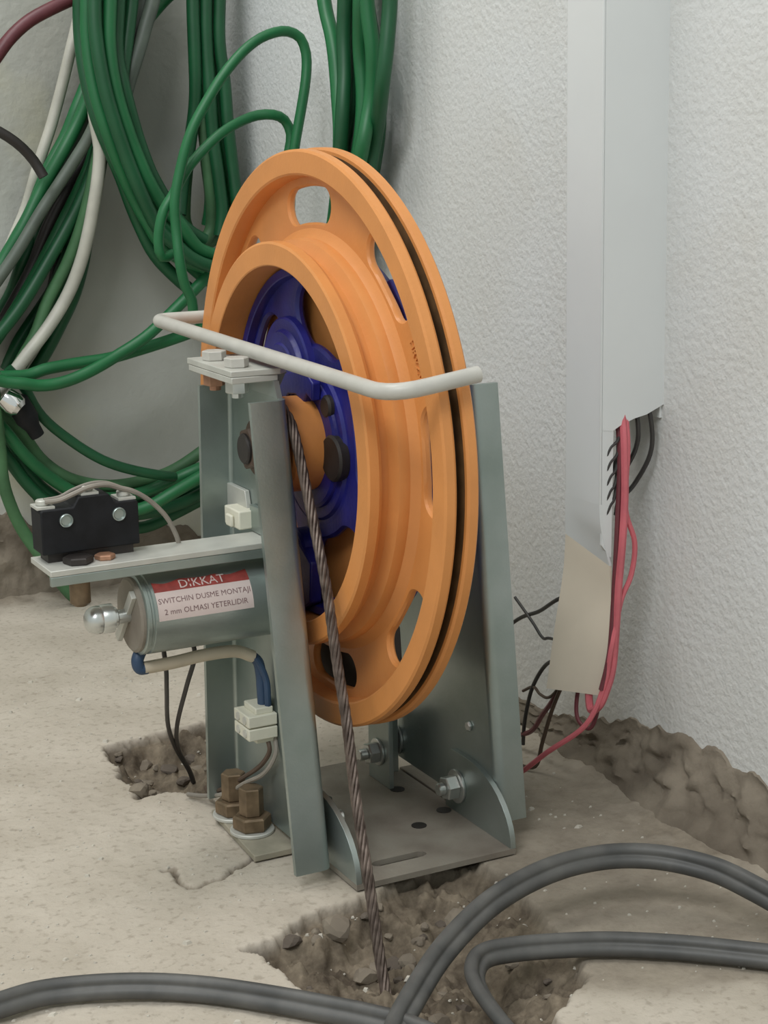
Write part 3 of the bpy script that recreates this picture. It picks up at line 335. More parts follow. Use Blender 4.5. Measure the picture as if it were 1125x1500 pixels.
('drop','d',5,3,[(169.4,278.8,517.3),(169.2,279.5,505.7),(169,279.9,494.1),(168.7,280.3,482.6),(168.3,280.5,471),(167.7,280.2,459.4),(166.8,279.5,447.8),(165.9,278.8,436.5),(164.7,277.8,425.3),(162.9,275.6,413.9),(160.7,272.6,402.6),(158.7,270.6,391.3),(158,271.9,380.1),(159,277.1,368.9),(161,284.6,357.7),(162.9,291.7,346.6),(164.4,297.9,335.6),(165.6,303.6,324.7),(166.7,309,313.8),(167.5,314.2,302.8),(168.1,319.6,292),(168.6,325.1,281.3),(168.9,329.9,270.4),(169.2,333.9,259.3),(169.3,336.7,248),(169.4,339,236.7),(169.3,341,225.5),(169.3,342.7,214.2),(169.2,344.2,202.9),(169.2,345.6,191.6),(169.2,346.8,180.2),(169.1,347.8,168.8),(169.1,348.4,157.3),(168.9,348.5,145.8),(168.8,348.1,134.2),(168.6,347.3,122.7),(168.4,346.2,111.2),(168.2,344.9,99.7),(168.2,343.1,88.2),(168.2,341,76.9),(168.4,338.2,65.6),(168.8,334.2,54.8),(169.3,329.2,44.5),(170,323.6,34.4),(170.5,318.4,24.1)]),
('drop','g',5,4,[(157.6,247.2,513.9),(157.3,247.1,502.6),(156.8,246.8,491.3),(156.3,246.3,479.9),(155.7,245.7,468.5),(155.3,245.4,457.2),(155.4,246.4,445.9),(156.7,249.8,434.9),(158.5,254,423.8),(159.7,255.8,412.5),(160.1,254.9,401.2),(160,253.9,389.9),(159.2,253.4,378.6),(158.2,253.8,367.3),(157.5,256.3,356.4),(157.2,260.2,346.1),(157,264.5,336.1),(156.6,268.7,326.2),(155.9,272.2,316.4),(155.3,276,306.6),(155.8,282,296.5),(157.5,290.9,286.4),(159.1,299.6,276),(159.6,305,265.3),(159.1,307.1,254.4),(158.5,308,243.4),(158.3,309.7,232.3),(158.6,312.1,220.9),(159.1,314.9,209.4),(159.8,317.6,197.8),(160.2,319.6,186.2),(159.8,319.7,175),(158.8,318.3,163.9),(158.1,317.2,152.7),(158.1,317.1,141.3),(158.3,317.2,129.7),(158.6,317.1,118.1),(158.9,316.7,106.5),(159.1,315.6,95),(159.1,313.5,83.7),(159.1,310.2,72.8),(159.6,306.2,62.1),(160.5,301.8,51.8),(161.4,296.5,41.8),(161.9,290.9,31.8)]),
('drop','g',5,6,[(154.9,230.8,512.2),(154.3,230.7,500.9),(153.7,230.6,489.7),(153,230.6,478.4),(152.5,230.5,467.1),(152.2,230.4,455.9),(152.3,229.9,444.6),(153.1,228.8,433.4),(154.2,227.9,422.2),(155.2,228.7,410.9),(156,231.1,399.8),(155.4,232.9,388.7),(152.9,232.6,377.7),(149.4,230.6,366.8),(147,231.1,356.2),(148,237.7,346.1),(150.7,247.2,336.2),(152.8,255.7,326.4),(153.7,261.8,316.6),(153.3,265.3,306.8),(151.1,265.9,297.1),(147.8,265.2,287.5),(145.1,265.6,277.6),(144.1,267.9,267.2),(144.1,271,256.5),(144.2,273.8,245.6),(144.3,275.9,234.8),(144.4,278,224),(145.4,281.7,212.9),(148,288.7,201.1),(151.6,297.4,188.9),(154.2,304,176.8),(155.2,306.5,165.2),(155.2,306.8,154),(155.3,306.5,142.7),(155.5,306.3,131.3),(155.8,305.8,119.9),(156.2,305.3,108.4),(157,304.9,96.8),(157.6,303.8,85.4),(157.2,299.5,74.8),(155.1,290.6,65.8),(152.7,279.7,58),(151.1,270.2,50.1),(150.4,262.7,41.4)]),
('drop','d',5,5,[(169.4,267.9,516.9),(169.4,268.2,505.5),(169.4,268.7,494.2),(169.4,269.2,482.9),(169.4,269.5,471.5),(169.3,269.6,460.2),(169,268.9,448.9),(168.4,266.9,437.7),(167.6,264.3,426.7),(167,263,415.3),(166.8,263.1,404.1),(166.9,264.2,393.1),(167.1,265.9,382.1),(167.6,268.5,371),(168.1,272.2,360.1),(168.4,276.3,349.4),(168.5,280.4,338.8),(168.4,284.6,328.2),(168.3,288.7,317.7),(168.1,292.9,307.3),(167.9,297.4,297.2),(167.7,303,287.7),(167.4,308.9,278.5),(167.2,314.2,268.8),(167.2,318.3,258.3),(167.2,321.4,247.3),(167.3,324,236.2),(167.5,326.3,224.9),(167.7,328.4,213.5),(168,330.3,202.1),(168.2,331.9,190.7),(168.3,333.1,179.3),(168.3,334,167.9),(168.2,334.4,156.5),(168.1,334.4,145.2),(167.9,334,133.9),(167.7,333.2,122.7),(167.5,332.1,111.5),(167.3,330.7,100.3),(167.2,329,89.1),(167.3,326.9,77.9),(167.6,324.1,67),(168.1,320.1,56.6),(168.7,315.2,46.9),(169.3,309.9,37.5),(169.7,304.5,27.9)]),
('drop','d',5,8,[(157.6,203.2,508.9),(158,204.8,497.7),(158.4,206.3,486.4),(158.8,207.7,475.2),(158.9,208.8,463.9),(158.7,209.6,452.6),(157.8,209.5,441.3),(156.1,208.6,430),(154.3,207.8,418.7),(152.8,208.1,407.5),(152,210,396.7),(153.3,215.4,386.7),(156.2,224,377.2),(158.6,232.7,366.8),(158.8,237.9,355.9),(157.2,239.5,345.5),(154.5,238.7,335.4),(152.2,238.8,325.4),(151.1,241.7,315.4),(151.5,247.6,305.4),(153.3,257.3,295.8),(155.6,269.2,286.7),(157,279,277.4),(157.1,284.8,267.6),(156.7,288,257.1),(156.4,290.2,246.1),(156.3,292.2,234.9),(156.6,294.4,223.5),(156.5,295.5,212.2),(155,293.5,201.4),(152.5,289.2,190.9),(150.7,286.2,180.3),(150.5,286.2,169.1),(151.1,287.8,157.6),(151.9,289.3,146),(152.5,290.3,134.4),(153.1,290.8,122.9),(153.7,290.8,111.4),(154.4,290.7,99.9),(156,291.7,87.9),(158.7,294,75.5),(161.1,294.2,63.9),(161.5,289,54.1),(160.2,279.7,45.8),(159,271.1,37.1)]),
('drop','d',5,7,[(165.4,256.8,514.9),(165.6,257.3,503.6),(165.8,257.9,492.3),(166,258.5,481.1),(166.2,259,469.8),(166.5,259.3,458.6),(166.5,257.8,447.4),(165.7,253.1,436.7),(164.2,246.7,426.4),(162.7,241.5,416.2),(161.9,237.8,406.4),(162.9,238.1,395.4),(165.8,242.6,384.8),(167.7,246.5,374.1),(167.5,248,362.9),(167.1,251.1,351.9),(167,255.4,341.4),(166.9,260,330.9),(166.8,264.6,320.5),(166.6,269.3,310.3),(166.2,274,300.1),(165.6,279.7,290.3),(165.1,285.9,280.8),(164.6,291.6,270.9),(164.2,295.5,260.6),(163.7,297.8,249.9),(163.3,299.5,239.2),(163.1,301.1,228.5),(163.1,302.6,217.6),(163.1,304.1,206.8),(163.2,305.5,195.8),(163.9,308,184.7),(165.6,312.4,173),(167.9,317.8,160.9),(169.6,321.7,148.9),(170.2,323,137.3),(170.2,322.7,125.9),(170.1,321.7,114.5),(170,320.3,103.2),(170.1,318.7,91.9),(170.2,316.7,80.7),(170.1,313.1,69.9),(169.2,306.3,60.2),(167.8,297,51.6),(166.6,287.6,43.3),(166,280.1,34.3)]),
('low','g',4.6,0,[(-56.3,463,196.7),(-46.1,465.3,191.3),(-35.2,465.2,187.6),(-23.8,463.6,185.9),(-12.5,465.7,183),(-0.6,466.1,182.7),(11,465.7,184.5),(22.3,465.7,187.8),(33.3,466.2,191.9),(44.1,468.3,196.2),(54.7,469.5,201.2),(65.2,469.2,206.5),(75.5,469,212.4),(85.1,469.3,219.2),(94.2,469.3,226.7),(103,468.2,234.4),(111.8,467.5,242.1),(120.8,467.9,249.6),(129.4,468,257.4),(137.1,467.5,266.1),(144.5,466.4,275.1),(151.8,465.1,284.2)]),
('low','g',4.6,0,[(-38.5,474.1,190.9),(-26.7,475.9,190),(-14.6,477.7,189.8),(-3.2,477.6,192.9),(8.8,478.6,194.1),(20.8,479.3,195.1),(32.8,479.1,195.9),(44.7,478.5,196.7),(56.5,479,198.2),(68.1,480.4,200.3),(79.7,480.8,202.6),(91.2,480.6,205.2),(102.7,480.5,207.9),(114.1,480.3,210.9),(125.4,479.7,214.5),(136.3,479.1,218.8),(147,478.6,223.9),(157.6,478.1,229.1)]),
('cross','g',4.6,0,[(108,476.1,270),(119.3,479.5,262.9),(129.6,480.5,253.8),(141.5,479.3,247.4),(155,477,246)]),
('sag','d',4,0,[(-28.1,489.3,194.7),(-20.7,488.9,185.3),(-14.1,489.4,175.2),(-8.9,490.8,164.3),(-2.4,492,154.1),(5.7,492.7,145.2),(14.6,492.8,137.1),(23.6,492.2,129.5),(32.9,490.7,122.4),(42.6,489.2,116.1),(52.8,488.3,111),(63.3,487.4,106.9),(74.1,486.2,103.4),(85.8,486.4,100.1),(98.8,490.1,96.4),(112.4,495.6,92.3),(125.2,499.2,88.8),(137,500.1,86)]),
('sag','l',5,1,[(-42.9,507.5,175.3),(-36.3,507.8,165.6),(-29.3,507.7,156.4),(-21.1,507.1,148.1),(-13.9,507.3,139),(-8.2,508.7,129),(-1.8,509.6,119.2),(6.1,508.4,110.7),(15.3,506.8,103.5),(25.8,506.9,98.1),(36.8,508.3,94.1),(48.3,509.1,91.3),(60,508.1,90.3),(71.8,506.8,90.9),(83.5,507.5,91.9),(94.9,509.4,93.5),(106.2,510.3,96.3),(116.7,509.2,101.1),(126.6,507.3,107.1),(136.5,506.1,113.4),(146.2,505.5,119.9),(155.8,505.1,126.6)]),
('sag','g',5,2,[(-52.3,487.8,165.5),(-43.2,490.6,158.3),(-34.8,492.9,150),(-27.9,493.7,140.3),(-21.3,494.1,130.5),(-14,494.9,121.3),(-5.8,496.2,112.6),(2.8,497.5,104.6),(12,497.9,97.1),(21.8,497.6,90.5),(32.8,497.4,86.1),(44.4,497.3,83.6),(56.3,497.8,82.6),(68.2,499.1,82.9),(80,500.4,84.4),(90.9,499.7,87.1),(100.3,495.6,91.6),(109.2,490.3,96.2),(118.9,487.9,99.8),(129.7,488,103.5),(140.5,487.8,108.1),(150.9,486.9,113.1)]),
('sag','d',5,3,[(-43.2,518.2,173.2),(-37.9,518.3,162.7),(-32.7,517.9,152.3),(-27.6,517.1,141.9),(-22.6,515.6,131.5),(-17.9,512.9,121),(-12.7,510.7,110.7),(-6.3,511.1,101.2),(1.3,512.7,92.7),(10,511.7,85.1),(19.9,509.3,79.2),(31.2,508.6,76),(42.9,508.8,74.2),(54.8,509.4,73.1),(66.8,510,72.5),(78.8,510.8,72.7),(90.9,511.8,73.4),(103,513,74.6),(115.1,514.5,76.3),(127.1,516.3,78.9),(139,517.4,82),(150.6,516.9,85.8),(161.8,515.5,89.9)]),
('sag','d',5,4,[(-51.3,507.8,167.9),(-46.3,506.7,157.5),(-41.4,505.2,147.1),(-36.3,503.7,136.8),(-31,502.7,126.8),(-25.3,502.5,117),(-19.3,502.5,107.3),(-12.6,501.9,98),(-5.4,499.7,89.3),(3.6,498.1,82.2),(13.8,498.6,76.9),(24.6,499.9,72.7),(35.8,500.9,69.5),(47.4,501,67.6),(59.1,500.8,66.7),(71,500.6,66.5),(82.9,501.1,66.7),(94.9,502.2,67.6),(106.9,503.6,69.5),(118.7,504.8,72.4),(130.1,505.6,76.3),(141.5,506,79.9),(152.7,506,82.7),(163.8,505.9,85.5)]),
('sag','g',5,0,[(22.6,484.6,80),(34.5,485.9,76.7),(46.4,486.7,73.7),(58.7,485.9,73.1),(70.7,483.7,74.7),(82.2,481.7,78.5),(93.1,479.9,84.1),(104,479.1,89.1),(115,479.3,93.9),(126.2,479,98.7),(137.4,477.4,103.8),(148.6,475.7,108.8)]),
('sag','d',5,0,[(49.1,519.4,55.9),(61.4,520.5,53.4),(73.6,521.6,50.9),(86,522.4,49.9),(98.2,522.7,52.6),(109.9,522.5,57.1),(121.6,522,61.5),(133.3,521.5,66.1),(145.4,521.5,69.3),(157.8,521.9,71.2),(170.2,522.4,72.9)]),
('trail','l',5,0,[(-41.8,482.3,185.6),(-41.5,481.7,174.1),(-41.2,481.3,162.6),(-40.5,482.1,150.8),(-39.6,484.1,138.9),(-38.6,486.2,126.7),(-38.2,487.2,114.6),(-36.5,488.1,102.5),(-33.2,489.4,90.8),(-29.2,490.5,79.3),(-24.3,491.6,68.1),(-18.4,492.2,57.5),(-12.2,491,47.3),(-5.9,490,37.2),(0.3,490.8,26.9),(6.9,491.6,16.9),(14.5,491.8,7.6),(22.3,491.8,-1.4)]),
('trail','l',5,0,[(-21.8,525.6,145.9),(-18.2,525.6,131.7),(-14.4,525.6,117.6),(-9.4,525.6,103.9),(-3.3,525.6,90.6),(3.9,525.2,77.9),(12.1,524.5,65.9)]),
]
ARC = [(-91.8, -250.0, 6.0), (-76.0, -231.8, 8.0), (-63.7, -220.8, 12.0), (-33.1, -195.7, 18.0), (3.5, -175.3, 24.0), (38.6, -166.6, 28.0), (67.7, -169.4, 30.0), (90.8, -181.6, 30.0), (108.1, -201.5, 28.0), (114.8, -223.8, 26.0), (120.4, -251.0, 22.0), (123.0, -284.6, 16.0)]
TWINR = [(-46.1, -320.5, 6.0), (-36.5, -280.7, 6.0), (-33.1, -248.5, 7.0), (-29.0, -222.0, 8.0), (-23.1, -205.5, 9.0), (-11.9, -194.0, 9.0), (3.8, -192.9, 8.0), (26.0, -198.4, 7.0), (49.1, -208.6, 6.5), (74.2, -226.6, 6.5), (92.4, -243.0, 6.5), (109.5, -260.1, 6.5), (135.9, -292.5, 6.5)]
TWINL = [(-277.1, -147.3, 6.0), (-233.4, -129.4, 6.5), (-214.7, -126.3, 6.5), (-196.1, -124.8, 6.5), (-173.2, -131.2, 6.5), (-151.6, -141.9, 6.5), (-131.6, -156.6, 6.5), (-113.6, -175.4, 7.0), (-96.4, -194.7, 7.0), (-80.1, -214.5, 7.0), (-69.5, -231.5, 7.0), (-59.8, -260.7, 7.0), (-60.2, -303.8, 7.0)]
PIT = [(-96.1, -117.9), (-68.2, -102.5), (-41.2, -91.8), (-15.8, -86.3), (16.9, -68.6), (50.7, -80.9), (51.9, -119.9), (41.3, -162.4), (39.3, -205.4), (20.1, -224.4), (-7.0, -247.2), (-36.5, -280.8), (-82.3, -278.5), (-82.3, -231.2), (-89.5, -186.5), (-87.5, -157.7), (-90.9, -137.9)]
HOLE = [(-68.6, 179.0), (-44.0, 181.7), (-18.2, 184.0), (5.0, 189.8), (19.7, 173.8), (-22.6, 76.9), (-40.4, 74.9), (-56.6, 81.8), (-76.2, 84.7), (-76.0, 117.4), (-73.7, 146.8)]
CRACK = [(-99.5, -15.3), (-93.3, -15.9), (-96.5, -31.3), (-94.3, -41.0), (-76.4, -39.9), (-62.6, -29.4), (-47.8, -20.0)]
CRACK_DIRT = [(155.7, -88.7), (160.7, -109.7), (164.2, -140.4)]
WX, WY = 183.0, 552.0        # right wall and back wall

# ------------------------------------------------------------------ the setting
def graded(lo, hi, a, b, fine, coarse):
    left = list(np.arange(a, lo-1, -coarse))[::-1] if lo < a else []
    g = np.concatenate([np.linspace(lo, a, max(2, int((a-lo)/coarse)))[:-1], np.arange(a, b, fine), np.linspace(b, hi, max(2, int((hi-b)/coarse)))])
    return g
gx = graded(-1500, WX+4, -235, 178, 1.3, 9); gy = graded(-1500, WY+4, -320, 215, 1.3, 6)
X, Y = np.meshgrid(gx, gy, indexing='ij')
def floor_h(X, Y):
    Z = (fbm(X/60, Y/60, 3)-0.45)*2.2+(fbm(X/9, Y/9, 3)-0.45)*1.1
    flat = sstep(0, 18, poly_sd(X, Y, [(-60, -100), (100, -100), (100, 70), (-60, 70)])+14)
    Z = Z*(1-flat)-0.8*flat-6*sstep(0, 6, poly_sd(X, Y, [(-14, -83), (62, -83), (62, 60), (-14, 60)]))  # floor sunk under the base plate so its slot looks dark
    jag = (fbm(X/14, Y/14, 4)-0.47)*20+(fbm(X/5+9, Y/5, 3)-0.45)*7
    sd = poly_sd(X, Y, PIT)+jag*0.9
    ins = sstep(0, 5, sd); deep = sstep(0, 45, sd)
    rough = (fbm(X/20+5, Y/20, 4)-0.45)*26+(fbm(X/6, Y/6+3, 4)-0.45)*15
    Z = Z-ins*(7+17*deep)+ins*sstep(2, 14, sd)*rough
    sh = poly_sd(X, Y, HOLE)+jag*0.8
    inh = sstep(0, 4, sh)
    Z = Z-inh*(6+12*sstep(0, 30, sh))+inh*sstep(2, 10, sh)*((fbm(X/13, Y/13+8, 4)-0.45)*24+(fbm(X/5, Y/5+3, 3)-0.45)*8)
    dc = line_d(X+(fbm(X/6, Y/6, 3)-0.45)*5, Y+(fbm(X/6+40, Y/6, 3)-0.45)*5, CRACK)
    Z = Z-4.0*np.exp(-(dc/1.2)**2)
    # lumps of spilt mortar and dust against the walls
    dw = np.minimum(WX-X, WY-Y)
    Z = Z+sstep(40, 10, dw)*(fbm(X/12, Y/12, 4))*6
    return Z, np.maximum(ins, 1.0*np.exp(-(dc/1.2)**4)), inh
Z, ins, inh = floor_h(X, Y)
dirt = sstep(-60, 40, X-0.25*(Y+80)+(fbm(X/30, Y/30, 4)-0.45)*90)*sstep(60, -40, Y)*0.75
dirt = np.maximum(dirt, sstep(55, 5, WY-Y+(fbm(X/25, Y/25, 4)-0.45)*50))
dirt = np.maximum(dirt, 0.9*sstep(30, 8, line_d(X, Y, CRACK_DIRT)+(fbm(X/10, Y/10, 3)-0.45)*30))
clean = sstep(-235, -260, Y+0.35*(X-60)+(fbm(X/20, Y/20, 3)-0.45)*30)      # pale screed in front
dirt = dirt*(1-0.9*clean)
ny = len(gy); nx = len(gx)
idx = np.arange(nx*ny).reshape(nx, ny)
F = np.stack([idx[:-1, :-1], idx[1:, :-1], idx[1:, 1:], idx[:-1, 1:]], -1).reshape(-1, 4)
V = np.stack([X, Y, Z], -1).reshape(-1, 3)*MM
me = bpy.data.meshes.new('floor')
me.vertices.add(len(V)); me.vertices.foreach_set('co', V.ravel())
me.loops.add(F.size); me.loops.foreach_set('vertex_index', F.ravel())
me.polygons.add(len(F)); me.polygons.foreach_set('loop_start', np.arange(0, F.size, 4))
me.update(calc_edges=True); me.shade_smooth()
ca = me.color_attributes.new('wear', 'FLOAT_COLOR', 'POINT')
col = np.zeros((nx*ny, 4), np.float32); col[:, 0] = np.maximum(ins, inh).ravel(); col[:, 1] = np.clip(dirt, 0, 1).ravel(); col[:, 3] = 1
ca.data.foreach_set('color', col.ravel()); me.materials.append(M['floor'])
fo = bpy.data.objects.new('floor', me); C.objects.link(fo); fo['kind'] = 'structure'
def zf(x, y): return float(floor_h(np.array([[x]], float), np.array([[y]], float))[0][0, 0])

o = MB().box(WX, WX+60, -1500, WY+60, -60, 2300).build('wall_right', 'wall_r'); o['kind'] = 'structure'
o = MB().box(-1500, WX, WY, WY+60, -60, 2300).build('wall_back', 'wall_b'); o['kind'] = 'structure'

def mortar(name, along, n, hfun, wfun, side):
    """band of bare mortar where wall and floor meet"""
    mb = MB(); K = 24; a = np.linspace(along[0], along[1], n); vs = []
    for i, t in enumerate(a):
        h, wd = hfun(t), wfun(t)
        for k in range(K+1):
            s = k/K
            off = wd*(1-s)**1.6+1.0; z = -3+(h+3)*s
            j = float(fbm(np.array([t/13.0]), np.array([k*0.28+3]), 5)[0]-0.45)*11*(0.25+math.sin(math.pi*s))
            off = max(0.6, off+j) if k < K else -2
            vs.append((WX-off, t, z) if side == 'r' else (t, WY-off, z))
    fs = [(i*(K+1)+k, (i+1)*(K+1)+k, (i+1)*(K+1)+k+1, i*(K+1)+k+1) for i in range(n-1) for k in range(K)]
    o = mb.add(vs, fs).build(name, 'mortar', angle=50); o['kind'] = 'structure'
def h_r(t):
    base = np.interp(t, [-600, -200, -150, -112, -75, -30, 10, 60, 110, 560], [34, 36, 38, 44, 44, 36, 26, 16, 12, 22])
    return float(base+(fbm(np.array([t/16.0]), np.array([2.0]), 5)[0]-0.45)*15)
def w_r(t): return float(np.interp(t, [-600, -178, -90, -20, 60, 110, 560], [20, 20, 26, 20, 20, 16, 14]))
mortar('trim_1', (-700, 551), 620, h_r, w_r, 'r')
def h_b(t): return float(np.interp(t, [-100, 20, 90, 180], [72, 62, 44, 30])+(fbm(np.array([t/26.0]), np.array([7.0]), 4)[0]-0.45)*40)
mortar('trim_2', (-900, 182), 500, h_b, lambda t: 14.0, 'b')

# ------------------------------------------------------------------ the speed governor
AZ = 213.0                                    # height of the axle
gov = root('speed_governor', (22, -10, 0), 'lift overspeed governor with orange wheel in a galvanised steel frame, bolted to the floor', 'machine')
PLO, PRO = -31.0, 73.0                         # outer faces of the two side plates
def side_plate(xo, sgn, fl, zb=7.0, yt=-33):
    """bent sheet: web in the plane of the wheel, both long edges folded outwards; sgn=-1 folds to -x"""
    t = 3.0; r = 5.5; mb = MB()
    zt = 242.0
    yf = lambda z: np.interp(z, [zb, zt], [-71, yt]); yr = lambda z: np.interp(z, [zb, zt], [50, 38])
    rows = []
    n = 7
    for z in np.linspace(zb, zt, 2):
        a, b = yf(z), yr(z); P = []
        # outer contour (outside of the fold) front flange tip -> web -> rear flange tip, then back inside
        def arc(cx, cy, rad, a0, a1): return [(cx+rad*math.cos(a0+(a1-a0)*k/n), cy+rad*math.sin(a0+(a1-a0)*k/n)) for k in range(n+1)]
        xi = 0.0      # web inner face at 0, fold towards -1 (mirrored later)
        P.append((-fl-t, a)); P += arc(-r, a+r, r, -math.pi/2, 0); P += arc(-r, b-r, r, 0, math.pi/2); P.append((-fl-t, b))
        P.append((-fl-t, b-t)); P += arc(-r, b-r, r-t, math.pi/2, 0); P += arc(-r, a+r, r-t, 0, -math.pi/2); P.append((-fl-t, a+t))
        rows.append([((xo+t+p[0]) if sgn < 0 else (xo-t-p[0]), p[1], z) for p in P])
    m = len(rows[0]); h = m//2
    mb.add(rows[0]+rows[1], [(i, (i+1) % m, m+(i+1) % m, m+i) for i in range(m)])
    # end caps as quad strips
    for k in range(2):
        o = k*m
        mb.add(rows[k], [(i, i+1, m-2-i, m-1-i) for i in range(h-1)])
    return mb
mb = side_plate(PLO, -1, 17.5)
# raised tab that carries the guard clamp, with its top folded over
sp = mb.build('side_plate', 'galv', gov, angle=30, merge=0.01)
MB().prism([(-26, 241.5), (32, 241.5), (32, 250.2), (-22, 250.2)], 0, PLO+0.1, PLO+2.9).build('raised_tab', 'galv', sp)
MB().box(PLO-22, PLO+3, -21, 38, 250.2, 253.4).build('folded_top', 'plate_lt', sp, bevel=0.4)
mb = side_plate(PRO, 1, 13.5, 11.0, -43)
mb.build('side_plate', 'galv', gov, angle=30, merge=0.01)

# base: plate with upturned quarter-round ears at both ends, long slot in the front, holes as dark discs
def plate_hole(mb, x0, x1, y0, y1, z0, z1, cx, cy, L, r):
    """flat plate with one long slot (half length L, end radius r) about cx, cy"""
    f = stadium(L, r)
    ang = sorted(set([2*math.pi*k/48 for k in range(48)]+[math.atan2(yy-cy, xx-cx) % (2*math.pi) for xx in (x0, x1) for yy in (y0, y1)]+[s*math.atan2(r, L) % (2*math.pi) for s in (1, -1)]+[(math.pi+s*math.atan2(r, L)) for s in (1, -1)])); n = len(ang)
    O, I = [], []
    for a in ang:
        dx, dy = math.cos(a), math.sin(a)
        t = min(((x1-cx)/dx if dx > 1e-9 else (x0-cx)/dx if dx < -1e-9 else 1e9), ((y1-cy)/dy if dy > 1e-9 else (y0-cy)/dy if dy < -1e-9 else 1e9))
        O.append((cx+dx*t, cy+dy*t)); h = f(a); I.append((cx+dx*h, cy+dy*h))
    R = [[(p[0], p[1], z) for p in q] for q, z in ((O, z1), (I, z1), (I, z0), (O, z0))]
    return mb.add([p for r_ in R for p in r_], [(i*n+k, i*n+(k+1) % n, ((i+1) % 4)*n+(k+1) % n, ((i+1) % 4)*n+k) for i in range(4) for k in range(n)])
def stadium(L, r):
    """half length L of the straight part, end radius r"""
    def f(a):
        dx, dy = abs(math.cos(a)), abs(math.sin(a))
        if dy > 1e-9 and r/dy*dx <= L: return r/dy
        b = L*dx; return b+math.sqrt(max(0, b*b-(L*L-r*r)))
    return f
bp_ = plate_hole(MB(), -22.9, 69.9, -87.5, 70.0, 0.2, 3.2, 10.5, -69.0, 12.5, 3.3).build('base_plate', 'galv_dusty', gov, angle=30, merge=0.01)
ear = [(-87.3, 3.21)]+[(-40-47.3*math.cos(a), 3.3+35*math.sin(a)) for a in [math.radians(k*9) for k in range(11)]]+[(-24, 38.3), (-20, 35), (-17, 3.21)]
MB().prism(ear, 0, -23, -20).build('ear', 'galv', bp_, bevel=0.3)
MB().prism(ear, 0, 67, 70).build('ear', 'galv', bp_, bevel=0.3)
def bolt(a, d, af, head, washer=0, shank=0, m='zinc', name='bolt', parent=gov, rs=None, md=None):
    a, d = Vector(a), Vector(d).normalized(); mb = MB()
    t = 0
    if washer: mb.cyl(a, a+d*1.6, washer, 24, 0.3); t = 1.6
    mb.hexa(a+d*t, a+d*(t+head), af)
    if shank: mb.cyl(a+d*(t+head), a+d*(t+head+shank), rs or af*0.3, 16, 0.6)
    return mb.build(name, m, parent, angle=25)
bolt((67, -31, 19), (-1, 0, 0), 12, 7, 9.5, 4)
bolt((70, 48, 21), (-1, 0, 0), 12, 7, 9.5, 4)
bolt((-20, -40, 20), (1, 0, 0), 12, 7, 9.5, 4)
MB().box(50, 53, 18, 44, 3.2, 46).box(53, 68, 41, 44, 3.2, 40).build('inner_bracket', 'galv', gov, bevel=0.4)
bolt((50, 31, 22), (-1, 0, 0), 11, 6, 8, 5)
bolt((70.0, -40, 56), (-1, 0, 0), 5, 2, 0, 0)
for hx, hy in ((40, -36), (62, -24), (54, 16), (6, 0), (12, 24)):
    MB().lathe([(0, 4.2), (0.35, 4.2)], (hx, hy, 3.15), (0, 0, 1), 18).build('dark_hole_disc', 'dark', bp_)  # dark discs on the plate paint the shade inside drilled holes
# feet with expansion anchors
ft = MB().prism([(-54, -30), (-24, -30), (-24, 40), (-50, 40)], 2, 0.2, 3.6).build('foot_plate', 'foot', gov, bevel=0.4)
MB().prism([(71, -30), (98, -30), (98, 46), (71, 46)], 2, 0.2, 3.6).build('foot_plate', 'galv_dusty', gov, bevel=0.4)
def anchor(x, y):
    mb = MB(); mb.cyl((x, y, 3.6), (x, y, 5.6), 12.0, 28, 0.4); w_ = mb.build('washer', 'plate_lt', gov)
    a = MB().hexa((x, y, 5.6), (x, y, 13.5), 18.0, 1.0).build('anchor_nut', 'yellowzinc', gov, angle=20)
    MB().hexa((x, y, 13.5), (x, y, 29), 11.5, 0.6).build('anchor_stud', 'yellowzinc', a, angle=20)
anchor(-42, 1); anchor(-42, 26)

# --- the wheel
def ringsector(mb, xf, xb, r0, r1, nsec, phase, hole, nseg=96, ch=1.2):
    """flat annulus (plane of the wheel) from r0 to r1 with one shaped hole per sector.
    hole(phi) gives the hole outline in (tangential mm, radial mm) about the mean radius"""
    rm = (r0+r1)/2; half = math.pi/nsec; S = half*rm; Hh = (r1-r0)/2
    cor = math.atan2(Hh, S)
    ang = sorted(set([2*math.pi*k/nseg for k in range(nseg)]+[cor, math.pi-cor, math.pi+cor, 2*math.pi-cor])); n = len(ang)
    for s in range(nsec):
        c = phase+2*half*s
        def to3(sx, sr, x):
            th = c+sx/rm; r = rm+sr; return (x, -r*math.cos(th), AZ+r*math.sin(th))
        out = []; ho = []; hc = []
        for a in ang:
            dx, dy = math.cos(a), math.sin(a)
            t = min(S/abs(dx) if abs(dx) > 1e-9 else 1e9, Hh/abs(dy) if abs(dy) > 1e-9 else 1e9); out.append((dx*t, dy*t))
            h = hole(a); ho.append((dx*h, dy*h)); hc.append((dx*(h+ch), dy*(h+ch)))
        mid = [((o_[0]+h_[0])/2, (o_[1]+h_[1])/2) for o_, h_ in zip(out, hc)]
        R = [[to3(*p, xf) for p in out], [to3(*p, xf) for p in mid], [to3(*p, xf) for p in hc], [to3(*p, xf+ch) for p in ho], [to3(*p, xb-ch) for p in ho], [to3(*p, xb) for p in hc], [to3(*p, xb) for p in out]]
        vs = [p for r in R for p in r]
        mb.add(vs, [(i*n+k, i*n+(k+1) % n, (i+1)*n+(k+1) % n, (i+1)*n+k) for i in range(len(R)-1) for k in range(n)])
    return mb
AX = (1, 0, 0); AO = (0, 0, AZ)
wheel_mb = MB()
